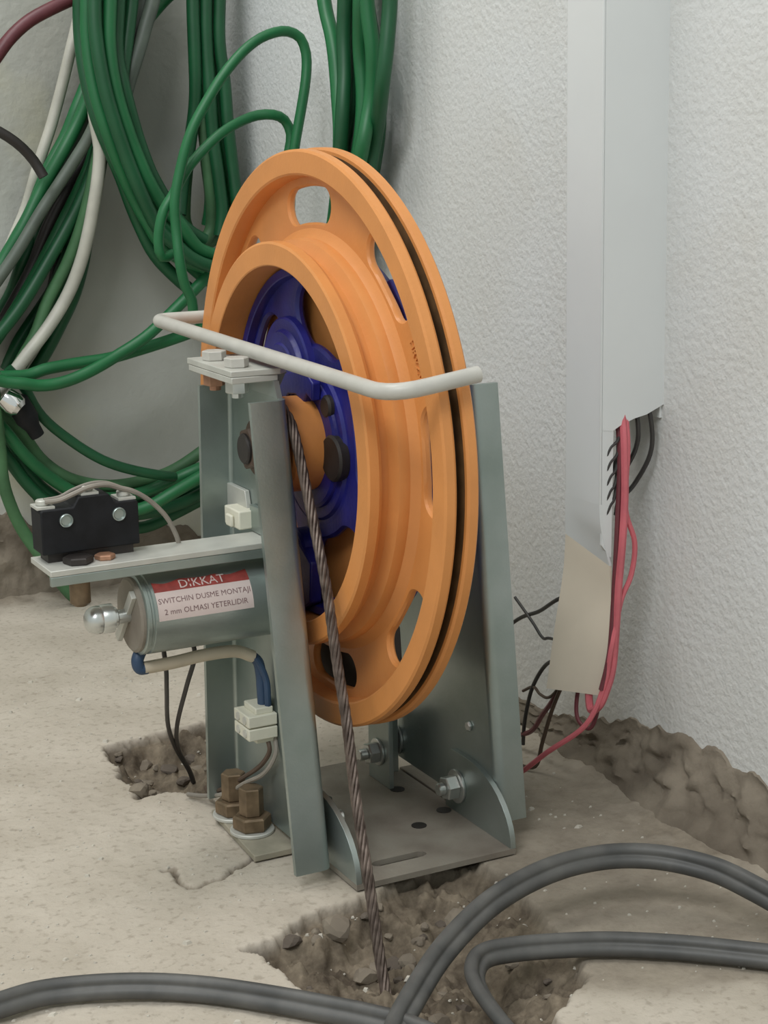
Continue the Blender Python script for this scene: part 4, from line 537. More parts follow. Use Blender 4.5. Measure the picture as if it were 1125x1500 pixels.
rim = [(5, 136), (0.5, 136.3), (-3.6, 137), (-4.3, 138), (-4.3, 148.6), (-3.4, 149.8), (0.6, 150), (1.8, 149.2), (2.8, 141.5), (4.6, 140.2), (6.4, 141.5), (7.2, 149.2), (8.2, 150.4), (12.2, 150.4), (13.4, 149), (13.4, 137.5), (11, 136)]
wheel_mb.lathe(rim, AO, AX, 160, closed=True)
ringsector(wheel_mb, 5.0, 9.4, 107.0, 137.0, 8, math.radians(4), stadium(16.5, 9.2))
wheel = wheel_mb.build('governor_wheel', 'orange', gov, angle=32, merge=0.02)
gl = [(1.95, 147.6), (2.75, 141.8), (4.6, 140.5), (6.45, 141.8), (7.05, 147.6), (6.75, 147.7), (6.1, 142.1), (4.6, 141.1), (3.1, 142.1), (2.25, 147.7)]
MB().lathe(gl, AO, AX, 160, closed=True).build('rope_groove', 'grease', wheel)
ring = [(-19.6, 92.2), (-20.0, 92.8), (-20.0, 103.2), (-19.2, 104.4), (-14.5, 104.6), (-12.6, 103.4), (-11.0, 99.6), (-7.0, 99.4), (-5.4, 101.5), (-3.8, 104.6), (-1.0, 105.4), (1.5, 105.4), (3.2, 107), (5, 110), (9, 110), (9, 92)]
MB().lathe(ring, AO, AX, 144, closed=True).build('test_groove_ring', 'orange', wheel, angle=28)
# web behind the blue spider
MB().lathe([(9.6, 24), (9.6, 92.5), (13, 93.5), (13, 24)], AO, AX, 72, closed=True).build('inner_web', 'orange', wheel)
# hub
MB().lathe([(-22, 8), (-22, 23), (-20.5, 24.8), (8, 25), (8, 8)], AO, AX, 48, caps=False).build('hub', 'orange', wheel, angle=30)
# blue ratchet spider inside the ring
sp_mb = MB()
ringsector(sp_mb, 0.0, 5.0, 44.0, 90.5, 5, math.radians(78), stadium(14.0, 16.0), ch=1.6)
sp_mb.lathe([(0, 24), (-3.2, 24), (-4.0, 25), (-4.0, 33), (-3, 34.5), (-1.5, 35), (-1.5, 40), (0, 41.5), (0.5, 46), (5, 46), (5, 24)], AO, AX, 72, closed=True)
sp_mb.lathe([(0.5, 86), (-4.5, 86.5), (-5, 87), (-5, 91), (5, 91.5), (5, 86)], AO, AX, 96, closed=True)
spider = sp_mb.build('ratchet_spider', 'blue', wheel, angle=32, merge=0.02)
# bosses and pivots on the spider, with dark pieces in place of openings
def on_wheel(deg, r, x): a = math.radians(deg); return (x, -r*math.cos(a), AZ+r*math.sin(a))
for dg, r, rad, m, x0 in ((-6, 32, 12, 'dark', -5.5), (42, 33, 6, 'dark', -4.6), (-100, 62, 13, 'blue', -8)):  # smallest dark disc paints the shade of an oval slot
    p = on_wheel(dg, r, 0); q = on_wheel(dg, r, x0)
    MB().lathe([(0, rad), (-x0-1.2, rad), (-x0, rad-1.2)], p, (-1, 0, 0), 32).build('pivot_boss_or_slot', m, wheel)
p = on_wheel(126, 40, 0)
MB().lathe([(0, 31), (3.4, 30.6), (4.2, 29.6), (4.2, 24.5), (5.4, 23.5), (6.6, 23), (6.6, 17.5), (7.6, 16.5), (7.6, 9.5), (6.6, 9)], p, (-1, 0, 0), 48, caps=False).build('pivot_boss_or_slot', 'blue', wheel, angle=30)
MB().lathe([(0, 9.2), (5.6, 9.2), (6.2, 8.4)], p, (-1, 0, 0), 28).build('dark_hole_plug', 'dark', wheel)  # dark plug paints the shade in the boss's centre hole
# blue pawl lever over the hub
pts = [(-62, 8), (-50, 20), (-30, 30), (-12, 31), (4, 27), (12, 33), (24, 30), (26, 40), (10, 45), (-14, 44), (-36, 41), (-58, 28), (-70, 12)]
MB().prism([(-p[0]*0.55-6, AZ+p[1]*0.95-4) for p in pts], 0, -9, -4).build('pawl_lever', 'blue', wheel, bevel=0.8)
MB().prism([(-12, AZ-62), (6, AZ-52), (30, AZ-66), (28, AZ-84), (4, AZ-92), (-10, AZ-84)], 0, -9, -2).build('flyweight', 'blue', wheel, bevel=1.0)
MB().prism([(-8, AZ-92), (20, AZ-92), (20, AZ-106), (-4, AZ-108)], 0, -10, 3).build('stop_block', 'orange', wheel, bevel=1.0)
# blue flyweights and drum behind the wheel
MB().lathe([(14, 20), (14, 96), (17, 99), (22, 99), (22, 20)], AO, AX, 72, closed=True).build('rear_disc', 'blue', wheel)
MB().prism([(-96, AZ-30), (-84, AZ-36), (-76, AZ-10), (-60, AZ+60), (-48, AZ+84), (-57, AZ+88), (-72, AZ+74), (-90, AZ+34), (-97, AZ+10)], 0, 17, 26).build('flyweight', 'blue', wheel, bevel=1.0)
MB().prism([(-(-103), AZ+30), (90, AZ+36), (80, AZ+10), (74, AZ-50), (70, AZ-76), (80, AZ-82), (90, AZ-58), (100, AZ-20)], 0, 17, 26).build('flyweight', 'blue', wheel, bevel=1.0)
MB().prism([(-34, AZ-140), (44, AZ-142), (58, AZ-122), (40, AZ-96), (-30, AZ-98)], 0, 18, 34).build('brake_jaw', 'dark', gov, bevel=1.0)
# cast lettering on the web between two holes
def text_mesh(body, size, name, m, parent, place, depth=0.0):
    cu = bpy.data.curves.new(name, 'FONT'); cu.body = body; cu.size = size; cu.align_x = 'CENTER'; cu.align_y = 'CENTER'; cu.extrude = depth; cu.resolution_u = 2
    ob = bpy.data.objects.new(name, cu); C.objects.link(ob); dg = bpy.context.evaluated_depsgraph_get(); dg.update()
    me = ob.evaluated_get(dg).to_mesh(); bm = bmesh.new(); bm.from_mesh(me); ob.evaluated_get(dg).to_mesh_clear()
    bmesh.ops.triangulate(bm, faces=bm.faces)
    mb = MB(); bm.verts.ensure_lookup_table()
    mb.add([place(v.co.x, v.co.y, v.co.z) for v in bm.verts], [tuple(v.index for v in f.verts) for f in bm.faces]); bm.free()
    bpy.data.objects.remove(ob); bpy.data.curves.remove(cu)
    return mb.build(name, m, parent, smooth=False)
def on_web(u, v, d):
    a = math.radians(26)-u/121.0; r = 121.0+v; return (4.8-d, -r*math.cos(a), AZ+r*math.sin(a))
text_mesh('HRVZVZ', 6.5, 'cast_lettering', 'orange', wheel, on_web, 0.7)
# axle with nuts
MB().cyl((-40, 0, AZ), (80, 0, AZ), 8, 24, 0.8).build('axle', 'dark', gov)
MB().cyl((PLO-1.5, 0, AZ), (PLO, 0, AZ), 15, 28).hexa((PLO-7, 0, AZ), (PLO-1.5, 0, AZ), 20, 1.0).build('axle_nut', 'wire_brown', gov, angle=25)
MB().cyl((PRO, 0, AZ), (PRO+1.5, 0, AZ), 15, 28).hexa((PRO+1.5, 0, AZ), (PRO+9, 0, AZ), 22, 1.0).build('axle_nut', 'dark', gov, angle=25)
MB().cyl((24, 0, AZ), (70, 0, AZ), 17, 32, 1).build('spacer_sleeve', 'galv', gov)
MB().cyl((-27.9, 0, AZ), (-22.1, 0, AZ), 12, 32).build('thrust_washer', 'dark', gov)

# --- rope guard: bent rod clamped on the left plate
def fillet(pts, rad, n=6):
    P = [Vector(p) for p in pts]; out = [P[0]]
    for i in range(1, len(P)-1):
        a = (P[i-1]-P[i]).normalized(); b = (P[i+1]-P[i]).normalized()
        p0, p1 = P[i]+a*rad[i-1], P[i]+b*rad[i-1]
        for k in range(n+1):
            t = k/n; out.append(p0*(1-t)**2+P[i]*2*t*(1-t)+p1*t*t)
    out.append(P[-1]); return out
gp = fillet([(24, 147, 264), (-31, 147, 264.5), (-31.5, -151, 260.5), (13, -150, 266)], [9, 19])
gr = MB().tube(gp, 3.8, 16, smooth=False).build('rope_guard', 'guard', gov, angle=60)
MB().prism([(-53, -20), (-27, -22), (-22, -18), (-22, 36), (-26, 40), (-53, 40)], 2, 253.5, 256.6).build('clamp_plate', 'plate_lt', gov, bevel=0.4)
for y_, nm in ((24, 'copper'), (-6, 'zinc')):
    MB().hexa((-44, y_, 256.6), (-44, y_, 261.6), 11, 0.5).build('clamp_bolt', 'guard', gov, angle=25)
    MB().hexa((-44, y_, 243.5), (-44, y_, 250.5), 10.5, 0.5).cyl((-44, y_, 241), (-44, y_, 244), 3, 12).build('clamp_nut', nm, gov, angle=25)

# --- solenoid with bracket and limit switch on the left plate
SZ, SY = 135.5, -4.0
sol = MB().lathe([(-104, 19.6), (-103.4, 20.8), (-101.5, 20.8), (-101, 20.2), (-100, 20.2), (-99.5, 20.9), (-31.2, 20.9)], (0, SY, SZ), AX, 56).build('solenoid', 'galv', gov, angle=28)
MB().lathe([(-106.5, 12), (-106.5, 18), (-105.5, 19.3), (-103.2, 19.3)], (0, SY, SZ), AX, 40).build('end_cap', 'galv_dusty', sol, angle=28)
MB().prism([(-17, SZ+12), (-13, SZ+15), (13, SZ-14), (9, SZ-17)], 0, -109, -106.4).build('retaining_strap', 'plate_lt', sol, bevel=0.3)
MB().cyl((-117, SY, SZ), (-104, SY, SZ), 3.6, 16).cyl((-116, SY, SZ), (-113, SY, SZ), 5.2, 20, 0.6).build('plunger_rod', 'zinc', sol)
MB().lathe([(-116.5, 6.2), (-115.5, 7.4), (-121.0, 7.4), (-121.6, 6.9), (-122.4, 7.2), (-125.5, 7.0), (-127.8, 5.8), (-129.2, 3.8), (-129.8, 1.6)], (0, SY, SZ), AX, 28).build('dome_nut', 'zinc', sol, angle=40)
def on_cyl(x, arc, d=0.0, R=20.95):
    """sticker coordinates: x along the solenoid, arc length upward from the side facing -y"""
    a = arc/R; return (x, SY-(R+d)*math.cos(a), SZ+(R+d)*math.sin(a))
def patch(x0, x1, s0, s1, d, name, m, parent, top=None):
    n, k = 24, 10; mb = MB(); vs = []
    for i in range(n+1):
        for j in range(k+1):
            u = i/n; hi = top(u) if top else s1; vs.append(on_cyl(x0+(x1-x0)*u, s0+(hi-s0)*j/k, d))
    mb.add(vs, [(i*(k+1)+j, (i+1)*(k+1)+j, (i+1)*(k+1)+j+1, i*(k+1)+j+1) for i in range(n) for j in range(k)])
    return mb.build(name, m, parent)
st = patch(-98, -47, 0.5, 15.2, 0.10, 'sticker', 'sticker', sol)
torn = lambda u: 22.2-2.2*abs(math.sin(u*9+0.4))*(0.4+0.6*math.sin(u*5+1)**2)
patch(-98, -47, 15.2, 21, 0.10, 'torn_band', 'sticker_red', sol, torn)
def flat(xc, sc, d=0.22): return lambda u, v, z: on_cyl(xc+u, sc+v, d)
text_mesh('DIKKAT', 7.0, 'band_lettering', 'sticker', sol, flat(-72, 18.2))
text_mesh('SWITCHIN DUSME MONTAJI', 3.9, 'sticker_lettering', 'ink', sol, flat(-72.5, 10.2))
text_mesh('2 mm OLMASI YETERLIDIR', 3.9, 'sticker_lettering', 'ink', sol, flat(-72.5, 4.6))
# sleeve and lead
MB().tube([(-101, SY, SZ-19), (-104, SY-2, 112), (-103, SY-2, 107.5), (-99, SY-2, 107)], 3.2, 12).build('lead_grommet', 'navy', sol)
sl = MB().tube([(-101, SY-2, 107.2), (-85, SY-2, 107.6), (-67, SY-1, 108.5), (-50, SY, 107.5), (-40, SY, 103)], 3.3, 14).build('lead_sleeve', 'sleeve', sol)
MB().tube([(-42, SY, 104.2), (-37.5, SY, 100), (-36.2, SY-0.5, 93), (-36, SY-1, 84), (-36, SY-2, 74)], 2.9, 12).build('lead', 'navy', sol)
MB().tube([(-39.5, SY-2, 103), (-37, SY-3, 98), (-35, SY-5, 90), (-35, SY-6, 82), (-35, SY-6, 74)], 1.8, 10).build('lead', 'navy', sol)
# connector under it
tb = MB().box(-48, -31.5, -14, 6, 60, 66.4).box(-48, -31.5, -14, 6, 67.2, 73.5).box(-44, -32, -12, 4, 66.0, 67.6).box(-43, -33, -12, 4, 73.3, 77).box(-43, -33, -12, 4, 57.5, 60.2).build('terminal_block', 'cream', gov, bevel=0.6)
for y_ in (-9, 0): MB().cyl((-48.6, y_, 70.4), (-47.5, y_, 70.4), 2.2, 14).cyl((-48.6, y_, 63.2), (-47.5, y_, 63.2), 2.2, 14).build('clamp_screw', 'plate_lt', tb)
MB().tube([(-36, -10, 59), (-36, -12, 52), (-38, -4, 42), (-40, 14, 30), (-42, 34, 18), (-43, 58, 6), (-40, 74, 3)], 1.3, 8).build('lead', 'wire_brown', tb)
MB().tube([(-32, -11, 59), (-33, -13, 50), (-37, -6, 38), (-41, 12, 27), (-43, 34, 14), (-46, 60, 4), (-52, 72, 2)], 1.3, 8).build('lead', 'wire_grey', tb)
# switch bracket
br = MB().prism([(-150, -20), (-31.5, -20), (-31.5, 6), (-108, 6), (-112, 14), (-150, 14)], 2, 164.6, 167.6).build('switch_bracket', 'plate_lt', gov, bevel=0.35)
MB().box(-150, -31.5, -20, -17, 159.8, 164.5).build('front_lip', 'galv', br, bevel=0.3)
MB().box(-34, -31.2, -24, 8, 168, 182).build('bracket_flange', 'galv', br, bevel=0.4)
MB().cyl((-133, -10, 147), (-133, -10, 164.6), 5.2, 20, 0.8).lathe([(0, 3.2), (-2.5, 4.6), (-4.5, 5.2)], (-133, -10, 146), (0, 0, -1), 20).build('adjusting_screw', 'yellowzinc', br)
MB().hexa((-133, -10, 167.6), (-133, -10, 171.2), 13, 0.6).build('screw_nut', 'dark', br, angle=25)
MB().hexa((-119, -9, 167.6), (-119, -9, 170.2), 9, 0.5).build('screw_nut', 'copper', br, angle=25)
# limit switch (body outline seen from the front)
so_ = [(-149, 172), (-99, 172), (-99, 193.5), (-100, 194.5), (-111, 194.5), (-114, 199.3), (-129.5, 199.3), (-132.5, 194.5), (-148, 194.5), (-149, 193.5)]
sw = MB().prism(so_, 1, -5, 12).build('limit_switch', 'black', gov, bevel=0.7)
for x_ in (-136.5, -109.5):
    q = MB().lathe([(0, 3.4), (1.4, 3.4), (1.7, 3.0), (1.2, 2.6), (0.6, 2.4), (0.6, 0.3)], (x_, -4.9, 188.5), (0, -1, 0), 24).build('switch_screw', 'galv', sw)

for x_, z_ in ((-145.5, 194.5), (-104, 194.5), (-123, 199.3)): MB().box(x_-4.5, x_+4.5, -3, 9, z_, z_+1.2).cyl((x_, 3, z_+1.2), (x_, 3, z_+4), 3.4, 18, 0.5).build('terminal', 'plate_lt', sw)
MB().box(-146, -102, -3, 10, 167.6, 172).build('spacer_pad', 'dark', sw)
MB().tube([(-145, 0, 197.6), (-138, -1, 198), (-131, -2, 200.5), (-123, -2, 203), (-114, -1, 203), (-107, 0, 200.5), (-99, 0, 197.5), (-90, 1, 191), (-82, 2, 182), (-77, 3, 172), (-75, 4, 165)], 1.3, 8).build('switch_wire', 'wire_grey', sw)
MB().tube([(-145, 2, 198.4), (-137, 2, 199), (-130, 2, 201.8), (-121, 2, 204), (-113, 2, 203.5), (-104, 2, 199.6)], 0.9, 8).build('switch_wire', 'wire_grey', sw)
# small connector behind the bracket
t2 = MB().box(-41, -31.4, 6, 26, 169, 179).box(-43, -41.1, 12, 20, 169.5, 176).build('terminal_block', 'cream', gov, bevel=0.8)
MB().prism([(10, 174), (44, 174), (44, 188), (14, 188)], 0, -34, -31.2).build('mounting_tab', 'plate_lt', gov, bevel=0.4)
# thin leads hanging from the solenoid into the broken floor
MB().tube([(-86, 6, SZ-20), (-84, 8, 100), (-80, 20, 84), (-66, 60, 50), (-46, 105, 18), (-34, 118, -2), (-30, 122, -12)], 1.3, 8).build('lead', 'wire_dark', sol)
MB().tube([(-70, 6, SZ-20), (-68, 8, 104), (-68, 22, 84), (-60, 62, 48), (-44, 106, 17), (-33, 119, -3), (-29, 123, -13)], 1.3, 8).build('lead', 'wire_dark', sol)

# ------------------------------------------------------------------ steel rope: six strands laid round a core
def rope(pts, R, lay=38.0, ns=6):
    P = spline(pts, 24); fr = frames(P); mb = MB(); d = [0]
    for a, b in zip(P[:-1], P[1:]): d.append(d[-1]+(b-a).length)
    rs = R*0.36
    for s in range(ns):
        path = []
        for i, p in enumerate(P):
            a = 2*math.pi*(s/ns+d[i]/lay); path.append(p+(fr[i][0]*math.cos(a)+fr[i][1]*math.sin(a))*(R-rs))
        mb.tube(path, rs, 7, smooth=False)
    mb.tube(P, R*0.5, 8, smooth=False)
    return mb
tag(rope([(-25.0, -8, 240), (-24.7, -20, 234), (-24.2, -30, 224), (-24.3, -49.5, 185), (-26.5, -68.4, 154), (-29, -82.7, 123.3), (-32, -99.4, 94), (-35, -112.9, 64.3), (-40, -135.7, 29), (-44, -153.6, -0.6), (-47.5, -169.3, -20), (-49, -176, -30)], 2.75).build('steel_rope', 'rope'), 'rusty stranded steel rope running down in front of the wheel into the pit', 'rope')

# ------------------------------------------------------------------ cable trunking on the right wall
DY0, DY1, DX = -55.5, -22.0, 143.5
tr = root('cable_trunking', (WX-20, -38, 62), 'white plastic cable trunking on the right wall with a cut, frayed lower end', 'trunking')
zt = 760
cut = [(DX, 213), (150, 212), (156, 215), (164, 217.5), (172, 219), (WX, 223.5)]
MB().prism([(WX, zt), (DX, zt)]+cut, 1, DY0, DY0+1.6).build('near_side', 'pvc', tr)
MB().box(DX, WX, DY1-1.6, DY1, 216, zt).build('far_side', 'pvc', tr)
MB().box(WX-1.6, WX-0.1, DY0+1.6, DY1-1.6, 216, zt).build('back_strip', 'pvc', tr)
MB().box(DX-1.6, DX, DY0, DY1, 172, zt).build('cover', 'pvc', tr, bevel=0.5)
MB().prism([(DX+0.1, 213), (DX+0.1, 150), (DX+6.5, 142), (DX+6.8, 170), (DX+7.2, 212)], 1, DY0+0.2, DY0+1.6).build('torn_edge', 'pvc', tr)
def sheet(left, right, th, name, m, parent, n=8, curl=0.0):
    L_, R_ = spline(left, 6), spline(right, 6); vs = []; mb = MB()
    for s in (0, 1):
        for a, b in zip(L_, R_):
            ax = (b-a).normalized(); nr = ax.cross(Vector((0, 0, 1))).normalized()
            for k in range(n+1):
                t = k/n; p = a.lerp(b, t)+nr*(curl*math.sin(math.pi*t)-s*th); vs.append(p)
    m_ = len(L_); q = m_*(n+1); fs = []
    for s in (0, 1):
        fs += [(s*q+i*(n+1)+k, s*q+(i+1)*(n+1)+k, s*q+(i+1)*(n+1)+k+1, s*q+i*(n+1)+k+1) for i in range(m_-1) for k in range(n)]
    for k in range(n): fs += [(k, k+1, q+k+1, q+k), ((m_-1)*(n+1)+k, (m_-1)*(n+1)+k+1, q+(m_-1)*(n+1)+k+1, q+(m_-1)*(n+1)+k)]
    for i in range(m_-1): fs += [(i*(n+1), (i+1)*(n+1), q+(i+1)*(n+1), q+i*(n+1)), (i*(n+1)+n, (i+1)*(n+1)+n, q+(i+1)*(n+1)+n, q+i*(n+1)+n)]
    return mb.add(vs, fs).build(name, m, parent, angle=50)
sheet([(DX-1.6, DY1, 172.5), (DX-1.6, DY1, 165), (DX-1.6, DY1-0.2, 157), (DX-1.6, DY1-0.5, 150)], [(DX-1.6, DY0, 172.5), (DX-0.6, DY0, 160), (DX+2.5, DY0, 148), (DX+5, DY0-0.5, 138)], 1.6, 'hanging_cover', 'pvc', tr)
sheet([(DX-1.6, DY1-0.5, 150), (140, -23, 128), (134, -24, 98), (128, -25, 63)], [(DX+5, DY0-0.5, 138), (149, -57, 118), (147.5, -58, 95), (146, -58.5, 65)], 1.6, 'yellowed_flap', 'pvc_beige', tr)
def wire(name, pts, r, m, label, cat='wire', group=None, n=8):
    return tag(MB().tube(pts, r, n).build(name, m), label, cat, group)
wire('red_wire', [(159, -50, 260), (158, -53, 222), (156.5, -57, 205), (156.5, -58, 178), (155, -58.5, 152), (152.5, -59, 128), (151, -59.5, 108), (148.5, -60, 82), (144, -60, 68), (141, -58, 60), (141, -50, 56), (143, -45, 68), (145, -44, 84)], 2.2, 'wire_red', 'thick red wire running down the near edge of the trunking')
wire('red_wire', [(162, -50, 250), (160, -53, 222), (158.5, -57.5, 202), (157, -58, 170), (163, -58.5, 150), (161, -58.5, 132), (154, -59, 118), (147, -60.5, 92), (143, -60, 72), (134, -56, 50), (122, -36, 30), (118, -10, 9), (120, 10, 4)], 1.5, 'wire_red', 'thin red wire bowing away from the trunking edge and dropping to the floor')
wire('red_wire', [(157, -46, 255), (156, -50, 222), (155, -55, 200), (153.4, -56, 165), (152, -56.5, 140), (148, -59, 100), (145, -60, 84), (141, -60, 70)], 1.4, 'wire_maroon', 'maroon wire tucked behind the thick red wire beside the trunking')
for k, (a, lb) in enumerate((([(170, -52, 240), (176, -54, 214), (177, -52, 196), (172, -44, 178), (160, -48, 172), (155, -52, 165)], 'dark wire looping from the open end of the trunking, lowest loop'),
                     ([(165, -50, 240), (168, -53, 214), (169, -50, 200), (164, -46, 186), (157, -50, 176)], 'dark wire looping from the open end of the trunking, middle loop'),
                     ([(160, -46, 240), (163, -50, 214), (164, -47, 204), (160, -45, 194), (156, -49, 188)], 'dark wire looping from the open end of the trunking, shortest loop'))):
    wire('dark_wire', a, 1.3, 'wire_dark', lb)
for k in range(5): wire('dark_wire', [(158+k, -45, 222), (155-k*0.4, -54, 208-7*k), (149, -55, 203-8*k), (146, -54, 196-8*k)], 0.9, 'wire_dark', 'short dark wire end tucked behind the red wire below the trunking', group='short wire ends below the trunking')
wire('thin_wire', [(146, -30, 118), (146, -8, 108), (150, 18, 94), (152, 45, 82), (150, 75, 60)], 1.2, 'wire_dark', 'dark wire leaving the yellowed flap towards the steel frame, upper one')
wire('thin_wire', [(146, -32, 86), (148, 2, 82), (150, 14, 79), (150, 26, 86), (150, 45, 96)], 0.9, 'wire_dark', 'thin dark wire sagging between the yellowed flap and the steel frame')
wire('thin_wire', [(143, -32, 80), (146, -8, 72), (150, 12, 62), (150, 26, 44), (150, 34, 22), (150, 36, 6)], 1.2, 'wire_dark', 'dark wire dropping from the flap edge to the floor behind the steel frame')
wire('thin_wire', [(140, -34, 76), (141, -10, 52), (146, 10, 46), (150, 24, 46), (150, 36, 40)], 0.9, 'wire_brown', 'thin brown wire lying sideways below the yellowed flap')
wire('maroon_wire', [(141, -36, 84), (142, -12, 52), (146, 8, 34), (150, 26, 18), (150, 44, 9)], 1.5, 'wire_maroon', 'maroon wire slanting from under the flap down behind the steel frame')
wire('maroon_wire', [(144, -42, 84), (141, -37, 62), (139, -40, 48), (142, -48, 44), (146, -50, 56), (149, -50, 80)], 1.2, 'wire_maroon', 'maroon wire hanging as a small loop under the yellowed flap')
wire('thin_wire', [(140, -34, 80), (140, -14, 48), (140, -2, 22), (140, 6, 4), (132, 16, 4), (128, 20, 8), (120, 30, 7), (124, 8, 5)], 1.2, 'wire_brown', 'brown wire dropping from the flap and kinked on the floor')

# ------------------------------------------------------------------ cables
INFO = {
 'sweep': ('green_cable', 'bundle sweeping down from the top towards the wheel', 'cables of the sweeping bundle'),
 'branch': ('green_cable', 'lone green cable branching off the sweeping bundle to the upper right', None),
 'fan': ('hanging_cable', 'bundle fanning out at the far left', 'cables of the left fan'),
 'black': ('black_cable', 'short black cable ending at the left fan of cables', None),
 'pink': ('red_cable', 'dusky red cable arching across the top left corner', None),
 'hang': ('green_cable', 'straight bundle hanging in the wall corner', 'cables hanging in the corner'),
 'hangloop': ('green_cable', 'dusty green cable looping at the foot of the corner bundle', 'loops under the corner bundle'),
 'bigloop': ('green_cable', 'green cable in the tall loop left above the wheel', None),
 'smallloop': ('green_cable', 'green cable in the lower, smaller loop left above the wheel', None),
 'drop': ('green_cable', 'bundle hanging down the right wall behind the wheel', 'cables of the bundle behind the wheel'),
 'low': ('green_cable', '', None),
 'cross': ('green_cable', 'short green cable meeting the wheel rim at left', None),
 'sag': ('green_cable', 'bundle sagging low along the back wall above the limit switch', 'cables sagging along the back wall'),
 'trail': ('green_cable', '', None)}
COL = {'g': 'green', 'd': 'dark green', 'l': 'dusty green', 'y': 'grey', 'w': 'white', 'k': 'black', 'p': 'red'}
LOW = ['green cable rising in a curve from the left fan to the guard rod corner', 'green cable running nearly level just below the guard rod corner']
TRAIL = ['dusty green cable trailing from the left fan down behind the limit switch', 'dusty green cable end dropping beside the trailing cable at far left']
WHITE = ['white cable hanging straight at the top of the left fan, leftmost', 'white cable forming the outer right edge of the left fan']
li = {'low': 0, 'trail': 0, 'w': 0}
ORD = ['', 'leftmost', 'second from the left', 'third from the left', 'fourth from the left', 'fifth from the left', 'sixth from the left', 'seventh from the left', 'eighth from the left', 'ninth from the left', 'tenth from the left']
NTH = ['', 'first', 'second', 'third', 'fourth', 'fifth', 'sixth', 'seventh', 'eighth', 'ninth', 'tenth', 'eleventh', 'twelfth', 'thirteenth', 'fourteenth', 'fifteenth', 'sixteenth', 'seventeenth', 'eighteenth']
SHORT = {'sweep': 'of the sweeping bundle at the top edge', 'hang': 'of the bundle hanging in the wall corner', 'drop': 'of the bundle hanging behind the wheel'}
for key, c, r, od, pts in CABLES:
    nm, txt, grp = INFO[key]
    if key == 'low': lab = LOW[li['low']]; li['low'] += 1
    elif key == 'trail': lab = TRAIL[li['trail']]; li['trail'] += 1
    elif key == 'fan' and c == 'w': lab = WHITE[li['w']]; li['w'] += 1
    elif key in SHORT and od: lab = COL[c]+' cable, '+ORD[od]+' '+SHORT[key]
    elif key == 'fan' and od: lab = COL[c]+' cable of the left fan, '+NTH[od]+' down the left picture edge'
    elif key == 'sag' and od: lab = COL[c]+' cable sagging along the back wall, '+NTH[od]+' down the left picture edge'
    elif key in ('sweep', 'fan', 'hang', 'drop', 'sag'): lab = COL[c]+' cable in the '+txt
    else: lab = txt
    if key == 'fan' and c in 'wk': nm = COL[c]+'_cable'
    pts = [(min(p[0], WX-r-1.5), min(p[1], WY-r-1.5), max(p[2], r)) for p in pts]
    tag(MB().tube(pts, r, 10, 2).build(nm, c, angle=60), lab, 'cable', grp)
cn = root('cable_connector', (-28, 478, 160), 'shiny metal connector with black plug at the root of the left cable fan', 'connector')
MB().lathe([(0, 5), (1, 8), (9, 9), (13, 8.2), (16, 5)], (-36, 474, 176), (0.55, -0.35, -0.55), 24).build('ferrule', 'chrome', cn)
MB().lathe([(0, 7), (2, 9), (18, 9), (26, 6), (34, 5.5)], (-26, 480, 172), (0.45, 0.05, -0.85), 20).build('plug', 'black', cn)

# flat two-core cables in the foreground
def fig8(wd, ht):
    """outline of a flat two-core cable: two round cores with a web between"""
    r = ht/2; c = wd/2-r; pr = []
    for k in range(-11, 12): a = k*math.radians(132)/11; pr.append((c+r*math.cos(a), r*math.sin(a)))
    for k in range(-11, 12): a = math.pi+k*math.radians(132)/11; pr.append((-c+r*math.cos(a), r*math.sin(a)))
    return pr
tag(MB().sweep(ARC, fig8(12.2, 7.0), twist=lambda t: -0.75-0.5*t).build('flat_cable', 'flat', angle=50), 'thick black two-core cable arching over the floor at the lower right', 'cable')
tag(MB().sweep(TWINR, fig8(11.6, 6.4), twist=lambda t: -0.95).build('flat_cable', 'flat', angle=50), 'black two-core cable hooking round inside the big arch at lower right', 'cable')
tag(MB().sweep(TWINL, fig8(11.6, 6.4), twist=lambda t: -0.95).build('flat_cable', 'flat', angle=50), 'black two-core cable crossing the floor at the lower left', 'cable')

# ------------------------------------------------------------------ rubble
def stone(rad, seed):
    rr = random.Random(seed); bm = bmesh.new(); bmesh.ops.create_icosphere(bm, subdivisions=2, radius=1)
    ax = [Vector((rr.gauss(0, 1), rr.gauss(0, 1), rr.gauss(0, 1))).normalized() for _ in range(7)]; cut = [rr.uniform(0.55, 0.9) for _ in range(7)]
    sc = Vector((rr.uniform(0.8, 1.3), rr.uniform(0.7, 1.1), rr.uniform(0.5, 0.8)))
    for v in bm.verts:
        for a, c in zip(ax, cut):
            d = v.co.dot(a)
            if d > c: v.co -= a*(d-c)
        v.co = Vector((v.co.x*sc.x, v.co.y*sc.y, v.co.z*sc.z))*rad*(1+rr.uniform(-0.05, 0.05))
    me = bpy.data.meshes.new('rubble_stone'); bm.to_mesh(me); bm.free(); return me
proto = [(stone(0.001*1, s)) for s in range(8)]
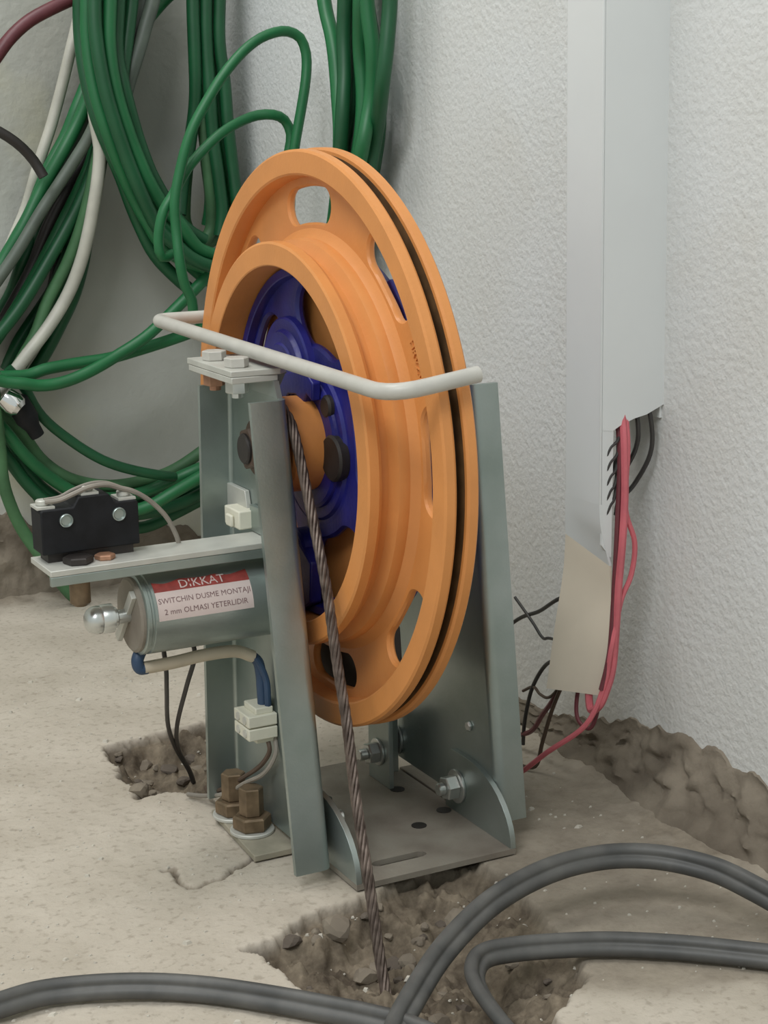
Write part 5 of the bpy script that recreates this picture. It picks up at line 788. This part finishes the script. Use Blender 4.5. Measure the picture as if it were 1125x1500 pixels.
for i, m_ in enumerate(proto): m_.materials.append(M['stone'] if i % 2 else M['stone_dark'])
def scatter(n, poly, rmin, rmax, label, group, seed, keep=None):
    rr = random.Random(seed); xs = [p[0] for p in poly]; ys = [p[1] for p in poly]; k = 0
    while k < n:
        x, y = rr.uniform(min(xs), max(xs)), rr.uniform(min(ys), max(ys))
        if poly_sd(np.array([[x]]), np.array([[y]]), poly)[0, 0] < 3 or (keep and not keep(x, y)): continue
        s = rmin+(rmax-rmin)*rr.random()**2
        o = bpy.data.objects.new('rubble_stone', proto[rr.randrange(8)]); C.objects.link(o)
        o.location = (x*MM, y*MM, (zf(x, y)+s*0.22)*MM); o.scale = (s, s, s); o.rotation_euler = (rr.uniform(-.4, .4), rr.uniform(-.4, .4), rr.uniform(0, 6.3))
        tag(o, label, 'stone', group); k += 1
scatter(60, PIT, 2.5, 8, 'lump of broken concrete in the pit in front of the base plate', 'rubble in the front pit', 3, keep=lambda x, y: not (y > -95 and x > -25) and math.hypot(x+46, y+158) > 14)
scatter(26, HOLE, 2.5, 7, 'lump of broken concrete in the hole behind the left post', 'rubble in the rear hole', 5, keep=lambda x, y: math.hypot(x+31, y-121) > 10)
# loose grit and plaster chips
rr = random.Random(21); mb = MB(); k = 0
while k < 900:
    x, y = rr.uniform(-230, 150), rr.uniform(-300, 330)
    if -60 < x < 100 and -95 < y < 75: continue
    s = rr.uniform(0.45, 1.3)*(2.0 if rr.random() < 0.07 else 1); a = rr.uniform(0, 6.3); z = zf(x, y)
    P = [(x+s*rr.uniform(.7, 1.4)*math.cos(a+t), y+s*rr.uniform(.5, 1)*math.sin(a+t), z-0.2) for t in (0, 1.5, 3, 4.6)]
    Q = [(x+(p[0]-x)*0.6, y+(p[1]-y)*0.6, z+s*0.55) for p in P]
    mb.add(P+Q, [(4, 5, 6, 7), (0, 1, 5, 4), (1, 2, 6, 5), (2, 3, 7, 6), (3, 0, 4, 7)]); k += 1
tag(mb.build('floor_grit', 'chip', smooth=False), 'pale plaster chips and grit scattered over the concrete floor', 'grit', kind='stuff')
